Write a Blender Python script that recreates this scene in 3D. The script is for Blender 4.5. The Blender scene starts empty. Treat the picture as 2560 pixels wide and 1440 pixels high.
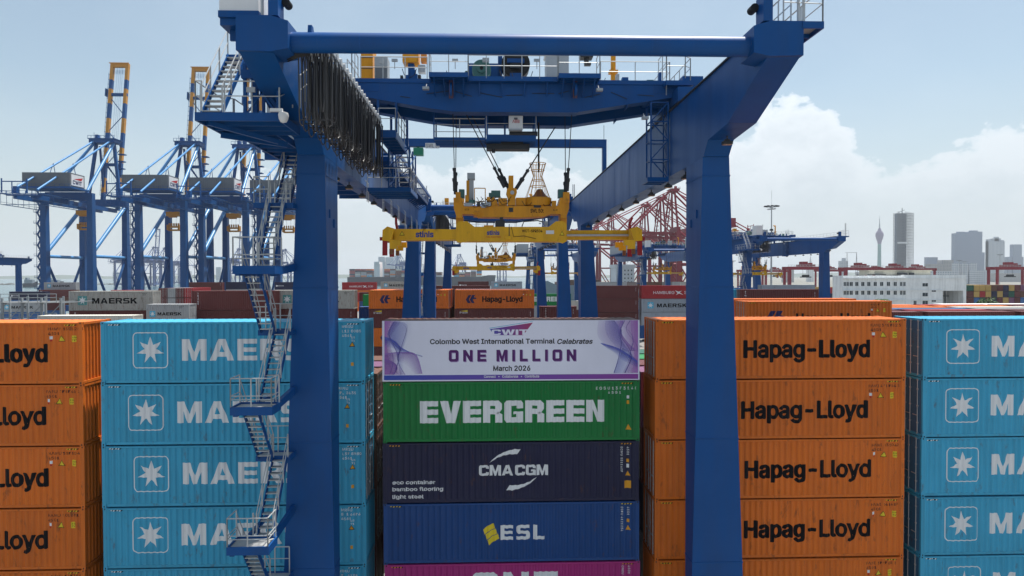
import bpy, bmesh, math, random
from mathutils import Vector, Matrix
R = math.radians
random.seed(7)
SC = bpy.context.scene
COL = SC.collection

# ------------------------------------------------------------------ camera
YAW, PITCH, ROLL, FPX, ZC = .0341, .0174, .0018, 1707., 19.47
cam_d = bpy.data.cameras.new('camera'); cam = bpy.data.objects.new('camera', cam_d); COL.objects.link(cam)
cam_d.sensor_width = 36; cam_d.lens = 36*FPX/2560; cam_d.clip_start = .5; cam_d.clip_end = 40000
_cy, _sy, _cp, _sp = math.cos(YAW), math.sin(YAW), math.cos(PITCH), math.sin(PITCH)
_rt = Vector((_cy, -_sy, 0)); _fw = Vector((_sy*_cp, _cy*_cp, -_sp)); _up = Vector((_sy*_sp, _cy*_sp, _cp))
_c, _s = math.cos(ROLL), math.sin(ROLL)
_r2 = _rt*_c-_up*_s; _u2 = _rt*_s+_up*_c
cam.matrix_world = Matrix(((_r2.x, _u2.x, -_fw.x, 0), (_r2.y, _u2.y, -_fw.y, 0), (_r2.z, _u2.z, -_fw.z, ZC), (0, 0, 0, 1)))
SC.camera = cam

def ray(px, py):
    a = (px-1280)/FPX; b = -(py-720)/FPX
    return _r2*a+_u2*b+_fw
def P(px, py, Y):
    """where the line of sight through a photo pixel meets the upright plane y = Y: gives X, Z"""
    d = ray(px, py); k = Y/d.y
    return d.x*k, ZC+d.z*k

# ------------------------------------------------------------------ world, sun, exposure
SUN_T = Vector((.22, .28, 1.)).normalized()          # towards the sun: high, a little behind the stacks
SUN_EL = math.asin(SUN_T.z); SUN_AZ = math.atan2(SUN_T.x, SUN_T.y)
SC.view_settings.view_transform = 'Standard'; SC.view_settings.look = 'None'
SC.view_settings.exposure = 0.70; SC.view_settings.gamma = 1; SC.view_settings.use_curve_mapping = False
SC.cycles.use_denoising = True
SC.cycles.max_bounces = 6; SC.cycles.diffuse_bounces = 3; SC.cycles.glossy_bounces = 3; SC.cycles.transparent_max_bounces = 8
SC.cycles.volume_bounces = 0
SC.cycles.sample_clamp_indirect = 6

def nd(nt, typ, **kw):
    n = nt.nodes.new(typ)
    for k, v in kw.items():
        if k.startswith('i_'):
            n.inputs[k[2:].replace('_', ' ')].default_value = v
        else: setattr(n, k, v)
    return n
def mth(nt, op, a, b=None, clamp=False):
    n = nt.nodes.new('ShaderNodeMath'); n.operation = op; n.use_clamp = clamp
    for i, x in enumerate((a, b)):
        if x is None: continue
        if isinstance(x, (int, float)): n.inputs[i].default_value = x
        else: nt.links.new(x, n.inputs[i])
    return n.outputs[0]
def ramp(nt, fac, stops, interp='LINEAR'):
    n = nt.nodes.new('ShaderNodeValToRGB'); cr = n.color_ramp; cr.interpolation = interp
    while len(cr.elements) < len(stops): cr.elements.new(.5)
    for e, (p, c) in zip(cr.elements, stops):
        e.position = p; e.color = (*c, 1) if isinstance(c, tuple) else (c, c, c, 1)
    nt.links.new(fac, n.inputs[0]); return n.outputs[0]
def mixc(nt, fac, a, b, blend='MIX'):
    n = nt.nodes.new('ShaderNodeMix'); n.data_type = 'RGBA'; n.blend_type = blend
    for sock, x in ((n.inputs[0], fac), (n.inputs[6], a), (n.inputs[7], b)):
        if isinstance(x, (int, float)): sock.default_value = x
        elif isinstance(x, tuple): sock.default_value = (*x, 1)
        else: nt.links.new(x, sock)
    return n.outputs[2]

W = bpy.data.worlds.new('World'); SC.world = W; W.use_nodes = True
nt = W.node_tree; nt.nodes.clear()
out = nt.nodes.new('ShaderNodeOutputWorld'); bg = nt.nodes.new('ShaderNodeBackground')
sky = nt.nodes.new('ShaderNodeTexSky'); sky.sky_type = 'NISHITA'; sky.sun_disc = False
sky.sun_elevation = SUN_EL; sky.sun_rotation = SUN_AZ; sky.altitude = 0; sky.air_density = 1.0; sky.dust_density = 1.0; sky.ozone_density = .35
SKY_STRENGTH = 0.088
bg.inputs[1].default_value = SKY_STRENGTH
tc = nt.nodes.new('ShaderNodeTexCoord'); sep = nt.nodes.new('ShaderNodeSeparateXYZ'); nt.links.new(tc.outputs['Generated'], sep.inputs[0])
az = mth(nt, 'ARCTAN2', sep.outputs[0], sep.outputs[1])               # 0 straight ahead, + to the right
el = mth(nt, 'ARCSINE', sep.outputs[2])
# a bank of cumulus all round the horizon: its top height varies with the compass direction
def prof(pts):
    return [((a/math.pi+1)/2, h) for a, h in pts]
pts = [(-3.14, .13), (-2.5, .17), (-1.9, .11), (-1.3, .13), (-.95, .05), (-.70, .02), (-.50, .03), (-.40, .06), (-.345, .135), (-.28, .15), (-.20, .14), (-.10, .155), (.0, .17), (.12, .15),
       (.22, .165), (.33, .165), (.375, .215), (.415, .25), (.45, .235), (.49, .175), (.545, .135), (.585, .15), (.63, .185), (.70, .19), (.80, .185), (1.1, .16), (1.7, .19), (2.4, .12), (3.14, .13)]
azn = mth(nt, 'ADD', mth(nt, 'MULTIPLY', az, .5/math.pi), .5)
fc = nt.nodes.new('ShaderNodeFloatCurve'); cv = fc.mapping.curves[0]
pp = prof(pts)
cv.points[0].location = pp[0]; cv.points[1].location = pp[-1]
for p in pp[1:-1]: cv.points.new(*p)
fc.mapping.update(); nt.links.new(azn, fc.inputs['Value'])
dirv = nt.nodes.new('ShaderNodeMapping'); dirv.inputs['Scale'].default_value = (1, 1, 1.5); nt.links.new(tc.outputs['Generated'], dirv.inputs[0])
def noise(nt, vec, scale, detail=6, rough=.55, typ='ShaderNodeTexNoise'):
    n = nt.nodes.new(typ); n.inputs['Scale'].default_value = scale
    n.inputs['Detail'].default_value = detail; n.inputs['Roughness'].default_value = rough
    if vec is not None: nt.links.new(vec, n.inputs['Vector'])
    return n.outputs[0]
n1 = noise(nt, dirv.outputs[0], 9, 7, .6); n2 = noise(nt, dirv.outputs[0], 34, 5, .55); n3 = noise(nt, dirv.outputs[0], 4.2, 7, .65)
top = mth(nt, 'ADD', fc.outputs[0], mth(nt, 'MULTIPLY', mth(nt, 'SUBTRACT', n1, .5), .15))
top = mth(nt, 'ADD', top, mth(nt, 'MULTIPLY', mth(nt, 'SUBTRACT', n2, .5), .085))
dep = mth(nt, 'SUBTRACT', top, el)                                     # > 0 inside the cloud bank
mask = ramp(nt, mth(nt, 'MULTIPLY', dep, 9), [(0, 0.), (.05, .55), (.16, .9), (1, 1.)])
fade = ramp(nt, mth(nt, 'MULTIPLY', el, 5), [(0, 0.), (.2, .3), (.62, .9), (1, 1.)])
n4 = noise(nt, dirv.outputs[0], 15, 7, .62)
body = ramp(nt, mth(nt, 'ADD', mth(nt, 'MULTIPLY', n3, .5), mth(nt, 'MULTIPLY', n4, .5)), [(.40, .0), (.60, 1.)])
rim = ramp(nt, mth(nt, 'MULTIPLY', dep, 9), [(0, 1.), (.35, .6), (.8, .0)])
lum = mth(nt, 'MAXIMUM', mth(nt, 'MULTIPLY', body, .75), rim)
ccol = mixc(nt, lum, (4.9, 5.5, 6.05), (8.2, 8.5, 8.8))
cmask = mth(nt, 'MULTIPLY', mth(nt, 'MULTIPLY', mask, fade), .92)
# thin veil higher up
veil = mth(nt, 'MULTIPLY', ramp(nt, noise(nt, dirv.outputs[0], 2.2, 6, .6), [(.45, 0.), (.8, .35)]), .6)
skyc = mixc(nt, 1., sky.outputs[0], (.98, 1.0, .90), 'MULTIPLY')
c0 = mixc(nt, mth(nt, 'ADD', veil, .13), skyc, (5.6, 6.5, 7.2))
c1 = mixc(nt, cmask, c0, ccol)
hzf = ramp(nt, mth(nt, 'MULTIPLY', el, 4), [(0, .85), (.25, .70), (.6, .38), (1, .06)])
c1 = mixc(nt, hzf, c1, (4.35, 4.75, 5.1))                            # milky sea air near the horizon
nt.links.new(c1, bg.inputs[0]); nt.links.new(bg.outputs[0], out.inputs[0])

sd = bpy.data.lights.new('sun', 'SUN'); sun = bpy.data.objects.new('sun', sd); COL.objects.link(sun)
sd.energy = 4.8; sd.angle = R(.53); sd.color = (1, .95, .88)
sun.rotation_euler = SUN_T.to_track_quat('Z', 'Y').to_euler(); sun.location = (60, -60, 300)

# ------------------------------------------------------------------ materials
MATS = {}
def paint(name, rgb, rough=.42, dirt=.25, rust=0., streak=4.0, metallic=0., rnd=.05, bump=0., spec=.28, dirtcol=None):
    if name in MATS: return MATS[name]
    m = bpy.data.materials.new(name); m.use_nodes = True; MATS[name] = m
    t = m.node_tree; b = t.nodes['Principled BSDF']
    b.inputs['Roughness'].default_value = rough; b.inputs['Metallic'].default_value = metallic
    b.inputs['Specular IOR Level'].default_value = spec
    co = t.nodes.new('ShaderNodeTexCoord'); oi = t.nodes.new('ShaderNodeObjectInfo')
    mp = t.nodes.new('ShaderNodeMapping'); mp.inputs['Scale'].default_value = (streak, streak, streak*.12)
    add = t.nodes.new('ShaderNodeVectorMath'); add.operation = 'ADD'
    cmb = t.nodes.new('ShaderNodeCombineXYZ')
    k = mth(t, 'MULTIPLY', oi.outputs['Random'], 37.)
    for i in range(3): t.links.new(k, cmb.inputs[i])
    t.links.new(co.outputs['Object'], add.inputs[0]); t.links.new(cmb.outputs[0], add.inputs[1]); t.links.new(add.outputs[0], mp.inputs[0])
    ns = noise(t, mp.outputs[0], 1., 5, .6)
    nb = noise(t, add.outputs[0], .45, 4, .6)
    col = rgb
    dc = dirtcol or tuple(c*.55+.02 for c in rgb)
    f1 = mth(t, 'MULTIPLY', ramp(t, ns, [(.42, 0.), (.72, 1.)]), dirt)
    col = mixc(t, f1, col, dc)
    lt = tuple(min(1, c*1.12+.012) for c in rgb)
    col = mixc(t, mth(t, 'MULTIPLY', ramp(t, nb, [(.4, 0.), (.75, 1.)]), .5), col, lt)
    if rust > 0:
        mr = t.nodes.new('ShaderNodeMapping'); mr.inputs['Scale'].default_value = (1, 1, .35); t.links.new(add.outputs[0], mr.inputs[0])
        nr = noise(t, mr.outputs[0], 3.2, 8, .7)
        fr = mth(t, 'MULTIPLY', ramp(t, nr, [(.60-.12*rust, 0.), (.70, 1.)]), min(1, .55+rust*.4))
        col = mixc(t, fr, col, (.11, .045, .022))
    hs = t.nodes.new('ShaderNodeHueSaturation'); t.links.new(col, hs.inputs['Color'])
    t.links.new(mth(t, 'ADD', mth(t, 'MULTIPLY', oi.outputs['Random'], rnd*2), 1-rnd), hs.inputs['Value'])
    t.links.new(hs.outputs[0], b.inputs['Base Color'])
    t.links.new(mth(t, 'ADD', mth(t, 'MULTIPLY', ns, .22), rough-.11), b.inputs['Roughness'])
    if bump > 0:
        bp = t.nodes.new('ShaderNodeBump'); bp.inputs['Strength'].default_value = bump; bp.inputs['Distance'].default_value = .02
        t.links.new(nb, bp.inputs['Height']); t.links.new(bp.outputs[0], b.inputs['Normal'])
    return m

BLUE = paint('crane_blue_paint', (.0008, .066, .245), .42, .5, streak=1.2, rnd=.03, bump=.35, spec=.22)
BLUE_STS = paint('quay_crane_blue_paint', (.0015, .070, .235), .5, .2, streak=.6, rnd=.03)
BLUE_PALE = paint('quay_crane_light_blue_tube', (.07, .24, .50), .3, .1, streak=.6, rnd=.02)
YEL = paint('spreader_yellow_paint', (.68, .285, .008), .45, .6, .22, 2.2, rnd=.03, dirtcol=(.28, .12, .02))
YEL2 = paint('spreader_yellow_worn', (.72, .385, .008), .42, .5, .16, 2.2, rnd=.03, dirtcol=(.34, .17, .02))
ORG_BOOM = paint('boom_orange_paint', (.52, .23, .03), .5, .2, streak=.5)
GALV = paint('galvanised_steel', (.46, .48, .49), .42, .3, metallic=.3, rnd=.04)
GRATE = paint('grating_steel', (.42, .43, .43), .55, .2, metallic=.4)
WHITE = paint('white_enamel', (.68, .69, .70), .45, .12, rnd=.02)
GREYBOX = paint('grey_cabinet_enamel', (.36, .39, .42), .45, .15)
GREYHOUSE = paint('machinery_house_grey', (.135, .15, .17), .5, .15, streak=.5)
BLACK = paint('black_rubber_and_holes', (.012, .012, .013), .55, .1)
CABLE = paint('festoon_cable', (.016, .016, .018), .40, .1, rnd=.2, spec=.4)
DARK = paint('dark_machinery', (.03, .034, .04), .5, .2)
TEAL = paint('teal_motor_enamel', (.05, .14, .13), .45, .15)
GREENM = paint('green_hoist_enamel', (.02, .22, .12), .45, .1)
REDM = paint('red_flipper_paint', (.30, .015, .02), .45, .25)
RED_STS = paint('red_crane_paint', (.25, .016, .032), .5, .15, streak=.5)
ORG_BOX = paint('orange_enamel', (.65, .22, .03), .45, .1)
COPPER = paint('cable_reel_copper_brown', (.20, .075, .03), .5, .2)
INK_W = paint('white_lettering', (.74, .75, .76), .5, .12, rnd=.01)
INK_K = paint('black_lettering', (.006, .006, .008), .6, .1, rnd=.01, spec=.12)
INK_B = paint('blue_lettering', (.012, .05, .26), .5, .1, rnd=.01)
INK_R = paint('red_lettering', (.45, .01, .015), .5, .1, rnd=.01)
INK_N = paint('navy_lettering', (.016, .02, .10), .5, .1, rnd=.01)
INK_T = paint('sky_blue_panel', (.08, .42, .62), .5, .1, rnd=.01)
INK_G = paint('teal_panel', (.10, .30, .30), .5, .4, rnd=.01)
INK_Y = paint('yellow_label', (.72, .55, .03), .5, .1, rnd=.01)
INK_O = paint('amber_label', (.70, .33, .02), .5, .1, rnd=.01)
INK_BR = paint('brown_lettering', (.10, .018, .012), .55, .3, rnd=.01)

# ------------------------------------------------------------------ mesh helpers
class MB:
    def __init__(s): s.v = []; s.f = []; s.sm = []
    def add(s, vs, fs, smooth=False):
        o = len(s.v); s.v += [tuple(p) for p in vs]
        s.f += [tuple(i+o for i in f) for f in fs]; s.sm += [smooth]*len(fs); return s
    def hexa(s, p):                      # p: 4 bottom ccw, 4 top
        return s.add(p, [(3, 2, 1, 0), (4, 5, 6, 7), (0, 1, 5, 4), (1, 2, 6, 5), (2, 3, 7, 6), (3, 0, 4, 7)])
    def box(s, x0, x1, y0, y1, z0, z1):
        return s.hexa([(x0, y0, z0), (x1, y0, z0), (x1, y1, z0), (x0, y1, z0), (x0, y0, z1), (x1, y0, z1), (x1, y1, z1), (x0, y1, z1)])
    def beam(s, p, q, w, h=None, up=(0, 0, 1)):
        p, q = Vector(p), Vector(q); h = h or w; d = (q-p)
        if d.length < 1e-6: return s
        d.normalize(); u = Vector(up)
        if abs(d.dot(u)) > .98: u = Vector((0, 1, 0))
        a = d.cross(u).normalized()*(w/2); b = a.cross(d).normalized()*(h/2)
        return s.hexa([p-a-b, p+a-b, q+a-b, q-a-b, p-a+b, p+a+b, q+a+b, q-a+b])
    def tube(s, p, q, r, n=8, r2=None, cap=True):
        p, q = Vector(p), Vector(q); d = q-p
        if d.length < 1e-6: return s
        d.normalize(); r2 = r if r2 is None else r2
        u = Vector((0, 0, 1)) if abs(d.z) < .95 else Vector((1, 0, 0))
        a = d.cross(u).normalized(); b = d.cross(a)
        vs = []
        for c, rr in ((p, r), (q, r2)):
            for i in range(n):
                t = 2*math.pi*i/n; vs.append(c+(a*math.cos(t)+b*math.sin(t))*rr)
        s.add(vs, [(i, (i+1) % n, n+(i+1) % n, n+i) for i in range(n)], True)
        if cap: s.add(vs, [tuple(range(n-1, -1, -1)), tuple(range(n, 2*n))])
        return s
    def path(s, pts, r, n=5, closed=False):
        pts = [Vector(p) for p in pts]; m = len(pts)
        vs = []; fs = []
        a = None
        for i, p in enumerate(pts):
            if closed: d = pts[(i+1) % m]-pts[i-1]
            else: d = pts[min(i+1, m-1)]-pts[max(i-1, 0)]
            if d.length < 1e-9: d = Vector((0, 0, 1))
            d.normalize()
            if a is None:
                u = Vector((0, 0, 1)) if abs(d.z) < .9 else Vector((1, 0, 0)); a = d.cross(u).normalized()
            else:
                a = (a-d*a.dot(d)); a = a.normalized() if a.length > 1e-6 else d.cross(Vector((1, 0, .1))).normalized()
            b = d.cross(a)
            for k in range(n):
                t = 2*math.pi*k/n; vs.append(p+(a*math.cos(t)+b*math.sin(t))*r)
        for i in range(m if closed else m-1):
            j = (i+1) % m
            for k in range(n): fs.append((i*n+k, i*n+(k+1) % n, j*n+(k+1) % n, j*n+k))
        s.add(vs, fs, True)
        if not closed: s.add(vs, [tuple(range(n-1, -1, -1)), tuple(range((m-1)*n, m*n))])
        return s
    def prism(s, poly, fn0, fn1):        # poly of 2-d points, two maps to 3-d
        n = len(poly); vs = [fn0(*p) for p in poly]+[fn1(*p) for p in poly]
        return s.add(vs, [tuple(range(n-1, -1, -1)), tuple(range(n, 2*n))]+[(i, (i+1) % n, n+(i+1) % n, n+i) for i in range(n)])
    def pyz(s, poly, x0, x1): return s.prism(poly, lambda a, b: (x0, a, b), lambda a, b: (x1, a, b))
    def pxz(s, poly, y0, y1): return s.prism(poly, lambda a, b: (a, y0, b), lambda a, b: (a, y1, b))
    def pxy(s, poly, z0, z1): return s.prism(poly, lambda a, b: (a, b, z0), lambda a, b: (a, b, z1))
    def lathe(s, prof, n, c=(0, 0, 0), smooth=True):
        vs = []
        for r, z in prof:
            for i in range(n):
                t = 2*math.pi*i/n; vs.append((c[0]+r*math.cos(t), c[1]+r*math.sin(t), c[2]+z))
        m = len(prof)
        s.add(vs, [(j*n+i, j*n+(i+1) % n, (j+1)*n+(i+1) % n, (j+1)*n+i) for j in range(m-1) for i in range(n)], smooth)
        return s.add(vs, [tuple(range(n-1, -1, -1)), tuple(range((m-1)*n, m*n))])
    def disc(s, c, r, n, axis, t):       # short cylinder
        c = Vector(c); a = Vector(axis).normalized()*t/2; return s.tube(c-a, c+a, r, n)
    def mesh(s, name, origin=(0, 0, 0)):
        me = bpy.data.meshes.new(name); o = origin
        me.from_pydata([(x-o[0], y-o[1], z-o[2]) for x, y, z in s.v], [], s.f)
        if any(s.sm):
            me.polygons.foreach_set('use_smooth', s.sm); me.set_sharp_from_angle(angle=R(50))
        bm = bmesh.new(); bm.from_mesh(me); bmesh.ops.recalc_face_normals(bm, faces=bm.faces); bm.to_mesh(me); bm.free()
        return me
    def build(s, name, mat, parent=None, origin=None):
        if origin is None: origin = ORG.get(parent.name, (0, 0, 0)) if parent else (0, 0, 0)
        return link(name, s.mesh(name, origin), mat, parent, origin if parent is None else None)

ORG = {}
def link(name, me, mat, parent=None, loc=None):
    o = bpy.data.objects.new(name, me); COL.objects.link(o)
    if mat is not None:
        if not me.materials: me.materials.append(mat)
        elif me.materials[0] is not mat:
            o.material_slots[0].link = 'OBJECT'; o.material_slots[0].material = mat
    if parent is not None:
        o.parent = parent
        if parent.name in ORG: ORG[o.name] = ORG[parent.name]
    if loc is not None: o.location = loc
    return o
def thing(name, label, cat, loc=(0, 0, 0), group=None, rz=0):
    o = bpy.data.objects.new(name, None); COL.objects.link(o); o.empty_display_size = .2
    o.location = loc; o.rotation_euler = (0, 0, rz); ORG[o.name] = tuple(loc)
    o['label'] = label; o['category'] = cat
    if group: o['group'] = group
    return o
def tag(o, label=None, cat=None, group=None, kind=None):
    for k, v in (('label', label), ('category', cat), ('group', group), ('kind', kind)):
        if v: o[k] = v
    return o
def copy_tree(o, parent=None):
    c = o.copy(); COL.objects.link(c); c.parent = parent
    for ch in o.children: copy_tree(ch, c)
    return c

# ------------------------------------------------------------------ lettering
def _font():
    import os
    try:
        p = os.path.join(bpy.utils.system_resource('DATAFILES'), 'fonts', 'Inter.woff2')
        return bpy.data.fonts.load(p)
    except Exception: return None
FONT = _font()
_TX = {}
def text_geo(body, h=1., bold=.0, sx=1., space=1., shear=0.):
    """letters as flat polygons, capital height h, starting at x = 0"""
    key = (body, bold, sx, space, shear)
    if key not in _TX:
        cu = bpy.data.curves.new('t', 'FONT'); cu.body = body; cu.size = 1; cu.offset = bold; cu.space_character = space; cu.shear = shear
        cu.resolution_u = 3; cu.space_line = .95
        if FONT: cu.font = FONT
        ob = bpy.data.objects.new('t', cu); me = ob.to_mesh()
        vs = [(v.co.x, v.co.y) for v in me.vertices]; fs = [tuple(p.vertices) for p in me.polygons]
        ob.to_mesh_clear(); bpy.data.objects.remove(ob); bpy.data.curves.remove(cu)
        _TX[key] = (vs, fs)
    if 'cap' not in _TX:
        _TX['cap'] = 1.; _TX['cap'] = max(v[1] for v in text_geo('H')[0])
    vs, fs = _TX[key]; k = h/_TX['cap']
    x0 = min(v[0] for v in vs) if vs else 0
    return [((x-x0)*k*sx, y*k) for x, y in vs], list(fs)
GLY = dict(
    M=(120, [[(0, 0), (30, 0), (30, 55), (52, 0), (68, 0), (90, 55), (90, 0), (120, 0), (120, 100), (84, 100), (60, 40), (36, 100), (0, 100)]]),
    A=(118, [[(0, 0), (31, 0), (38, 18), (46, 40), (59, 74), (59, 100), (42, 100)], [(118, 0), (76, 100), (59, 100), (59, 74), (72, 40), (80, 18), (87, 0)], [(38, 18), (80, 18), (72, 40), (46, 40)]]),
    E=(96, [[(0, 0), (96, 0), (96, 22), (30, 22), (30, 40), (92, 40), (92, 60), (30, 60), (30, 78), (96, 78), (96, 100), (0, 100)]]),
    R=(108, [[(0, 0), (30, 0), (30, 100), (0, 100)], [(30, 100), (80, 100), (98, 94), (106, 80), (106, 62), (98, 48), (86, 42), (108, 0), (74, 0), (54, 38), (30, 38), (30, 58), (66, 58), (76, 62), (78, 68), (76, 75), (66, 78), (30, 78)]]),
    S=(104, [[(0, 0), (86, 0), (100, 8), (104, 20), (104, 42), (98, 54), (86, 60), (34, 60), (30, 64), (30, 74), (34, 78), (100, 78), (100, 100), (18, 100), (4, 92), (0, 80), (0, 56), (6, 46), (18, 40), (70, 40), (74, 36), (74, 26), (70, 22), (0, 22)]]),
    K=(112, [[(0, 0), (30, 0), (30, 32), (42, 44), (72, 0), (112, 0), (66, 64), (108, 100), (66, 100), (30, 66), (30, 100), (0, 100)]]),
    C=(104, [[(18, 0), (86, 0), (100, 8), (104, 20), (104, 34), (74, 34), (74, 26), (70, 22), (34, 22), (30, 26), (30, 74), (34, 78), (70, 78), (74, 74), (74, 66), (104, 66), (104, 80), (100, 92), (86, 100), (18, 100), (4, 92), (0, 80), (0, 20), (4, 8)]]),
    G=(104, [[(18, 0), (104, 0), (104, 54), (54, 54), (54, 36), (74, 36), (74, 22), (34, 22), (30, 26), (30, 74), (34, 78), (70, 78), (74, 74), (74, 66), (104, 66), (104, 80), (100, 92), (86, 100), (18, 100), (4, 92), (0, 80), (0, 20), (4, 8)]]),
    W=(150, [[(0, 100), (32, 100), (46, 36), (62, 100), (88, 100), (104, 36), (118, 100), (150, 100), (122, 0), (90, 0), (75, 60), (60, 0), (28, 0)]]),
    I=(30, [[(0, 0), (30, 0), (30, 100), (0, 100)]]),
    T=(100, [[(35, 0), (65, 0), (65, 78), (100, 78), (100, 100), (0, 100), (0, 78), (35, 78)]]),
    L=(86, [[(0, 0), (86, 0), (86, 22), (30, 22), (30, 100), (0, 100)]]),
    N=(102, [[(0, 0), (30, 0), (30, 56), (72, 0), (102, 0), (102, 100), (72, 100), (72, 44), (30, 100), (0, 100)]]),
    O=(104, [[(52, 0), (18, 0), (4, 8), (0, 20), (0, 80), (4, 92), (18, 100), (52, 100), (52, 78), (34, 78), (30, 74), (30, 26), (34, 22), (52, 22)], [(52, 0), (86, 0), (100, 8), (104, 20), (104, 80), (100, 92), (86, 100), (52, 100), (52, 78), (70, 78), (74, 74), (74, 26), (70, 22), (52, 22)]]))
def word_geo(word, h, x0, x1, z0, gap=16):
    """heavy sign-painter capitals spanning x0..x1"""
    x = 0; vs = []; fs = []
    for ch in word:
        if ch == ' ': x += 60; continue
        w, polys = GLY[ch]
        for p in polys:
            fs.append(tuple(range(len(vs), len(vs)+len(p)))); vs += [(a+x, b) for a, b in p]
        x += w+gap
    k = (x1-x0)/(x-gap)
    return [(a*k+x0, b/100*h+z0) for a, b in vs], fs
def heavy(body, h, x0, x1, z0, w, bold=.02):
    """bold lettering: layers of the same word, each a hair above the last and shifted by up to w"""
    b = fit(text_geo(body, h-2*w*.6, bold), x0+w, x1-w, z0+w*.6)
    return [([(a+dx*w, c+dz*w*.6) for a, c in b[0]], b[1]) for dx, dz in ((0, 0), (1, 0), (-1, 0), (0, 1), (0, -1))]
def geo_w(g): return max(v[0] for v in g[0])-min(v[0] for v in g[0])
def poly_geo(polys):
    vs = []; fs = []
    for p in polys:
        fs.append(tuple(range(len(vs), len(vs)+len(p)))); vs += p
    return vs, fs
def place(g, x, z, sx=1., sz=1., rot=0.):
    c, s_ = math.cos(rot), math.sin(rot)
    return [(x+(a*sx)*c-(b*sz)*s_, z+(a*sx)*s_+(b*sz)*c) for a, b in g[0]], g[1]
def join(*gs):
    vs = []; fs = []
    for g in gs:
        o = len(vs); vs += g[0]; fs += [tuple(i+o for i in f) for f in g[1]]
    return vs, fs
def fit(g, x0, x1, z0):                   # scale in x so that the text spans x0..x1
    w = geo_w(g); m = min(v[0] for v in g[0]); k = (x1-x0)/w
    return [((a-m)*k+x0, b+z0) for a, b in g[0]], g[1]
def flat_mesh(name, g, fn):
    me = bpy.data.meshes.new(name); me.from_pydata([fn(a, b) for a, b in g[0]], [], g[1])
    if any(len(f) > 4 for f in g[1]):
        bm = bmesh.new(); bm.from_mesh(me); bm.normal_update(); bmesh.ops.triangulate(bm, faces=bm.faces[:]); bm.to_mesh(me); bm.free()
    return me
def put(name, g, mat, parent, y, front=True):
    """flat marking on an upright plane seen from -y"""
    o = ORG.get(parent.name, (0, 0, 0))
    return link(name, flat_mesh(name, g, lambda a, b: (a-o[0], y-o[1], b-o[2])), mat, parent)
# ------------------------------------------------------------------ shipping containers
CW = 2.438; H9 = 2.896; H8 = 2.591; L40 = 12.192; L20 = 6.058
def cpaint(name, rgb, rough=.45, dirt=.3, rust=0., rnd=.07): return paint(name, rgb, rough, dirt, rust, 2.6, rnd=rnd, spec=.3)
C = dict(orange=cpaint('container_orange', (.66, .15, .012), .5, .45, .24),
         sky=cpaint('container_sky_blue', (.045, .355, .56), .45, .42, .16),
         skydoor=cpaint('container_steel_blue', (.04, .16, .30), .45, .4, .1),
         green=cpaint('container_green', (.002, .19, .042), .4, .35, .08),
         navy=cpaint('container_navy', (.012, .014, .052), .45, .3, .06),
         royal=cpaint('container_royal_blue', (.004, .056, .215), .4, .3, .06),
         magenta=cpaint('container_magenta', (.36, .022, .17), .45, .2),
         maroon=cpaint('container_maroon', (.115, .026, .026), .5, .35, .15, .15),
         brown=cpaint('container_rust_brown', (.12, .05, .03), .55, .4, .3, .15),
         grey=cpaint('container_grey', (.33, .345, .36), .5, .35, .22),
         greyold=cpaint('container_worn_grey', (.38, .37, .34), .55, .55, .55),
         greyclean=cpaint('container_clean_grey', (.30, .34, .39), .5, .25, .05),
         red=cpaint('container_red', (.33, .020, .026), .45, .25),
         white=cpaint('container_cream', (.60, .58, .52), .5, .3, .05),
         purple=cpaint('container_dull_purple', (.16, .06, .13), .5, .3),
         dkgreen=cpaint('container_bottle_green', (.012, .09, .06), .5, .3),
         yellow=cpaint('container_ochre', (.45, .30, .09), .5, .3),
         blue=cpaint('container_mid_blue', (.03, .12, .32), .5, .3))
WBANNER = paint('vinyl_banner_white', (.74, .74, .86), .38, .06, rnd=0, bump=.6)

def side_prof(L):
    a = -L/2+.17; n = max(4, round((L-.34)/.283)); p = (L-.34)/n; xs = []
    for i in range(n):
        x = a+i*p; xs += [(x, 0), (x+.24*p, 0), (x+.5*p, .052), (x+.74*p, .052)]
    xs.append((L/2-.17, 0)); return xs
def interp(pr, x):
    if x <= pr[0][0]: return pr[0][1]
    for (a, u), (b, v) in zip(pr, pr[1:]):
        if x <= b: return u+(v-u)*(x-a)/(b-a) if b > a else v
    return pr[-1][1]
YF = -CW/2+.014                         # outer face of the side sheet, a little inside the corner posts
_M = {}
def cached(key, fn):
    if key not in _M: _M[key] = fn()
    return _M[key]
def side_mesh(L, H):
    def f():
        m = MB(); pr = side_prof(L); z0, z1 = .17, H-.10
        vs = []
        for x, d in pr: vs += [(x, YF+d, z0), (x, YF+d, z1)]
        m.add(vs, [(2*i, 2*i+2, 2*i+3, 2*i+1) for i in range(len(pr)-1)])
        return m.mesh('side_panel')
    return cached(('side', L, H), f)
def roof_mesh(L, H):
    def f():
        m = MB(); n = round((L-.5)/.36); p = (L-.5)/n; vs = []; k = 0
        for i in range(n+1):
            for dx, dz in ((0, 0), (.45, 0), (.55, -.022), (.95, -.022)):
                if i == n and dx > 0: break
                x = -L/2+.25+(i+dx)*p
                vs += [(x, -CW/2+.06, H-.020+dz), (x, CW/2-.06, H-.020+dz)]; k += 1
        m.add(vs, [(2*i, 2*i+2, 2*i+3, 2*i+1) for i in range(k-1)])
        m.box(-L/2+.02, -L/2+.25, -CW/2+.06, CW/2-.06, H-.06, H-.018); m.box(L/2-.25, L/2-.02, -CW/2+.06, CW/2-.06, H-.06, H-.018)
        return m.mesh('roof_panel')
    return cached(('roof', L, H), f)
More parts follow.
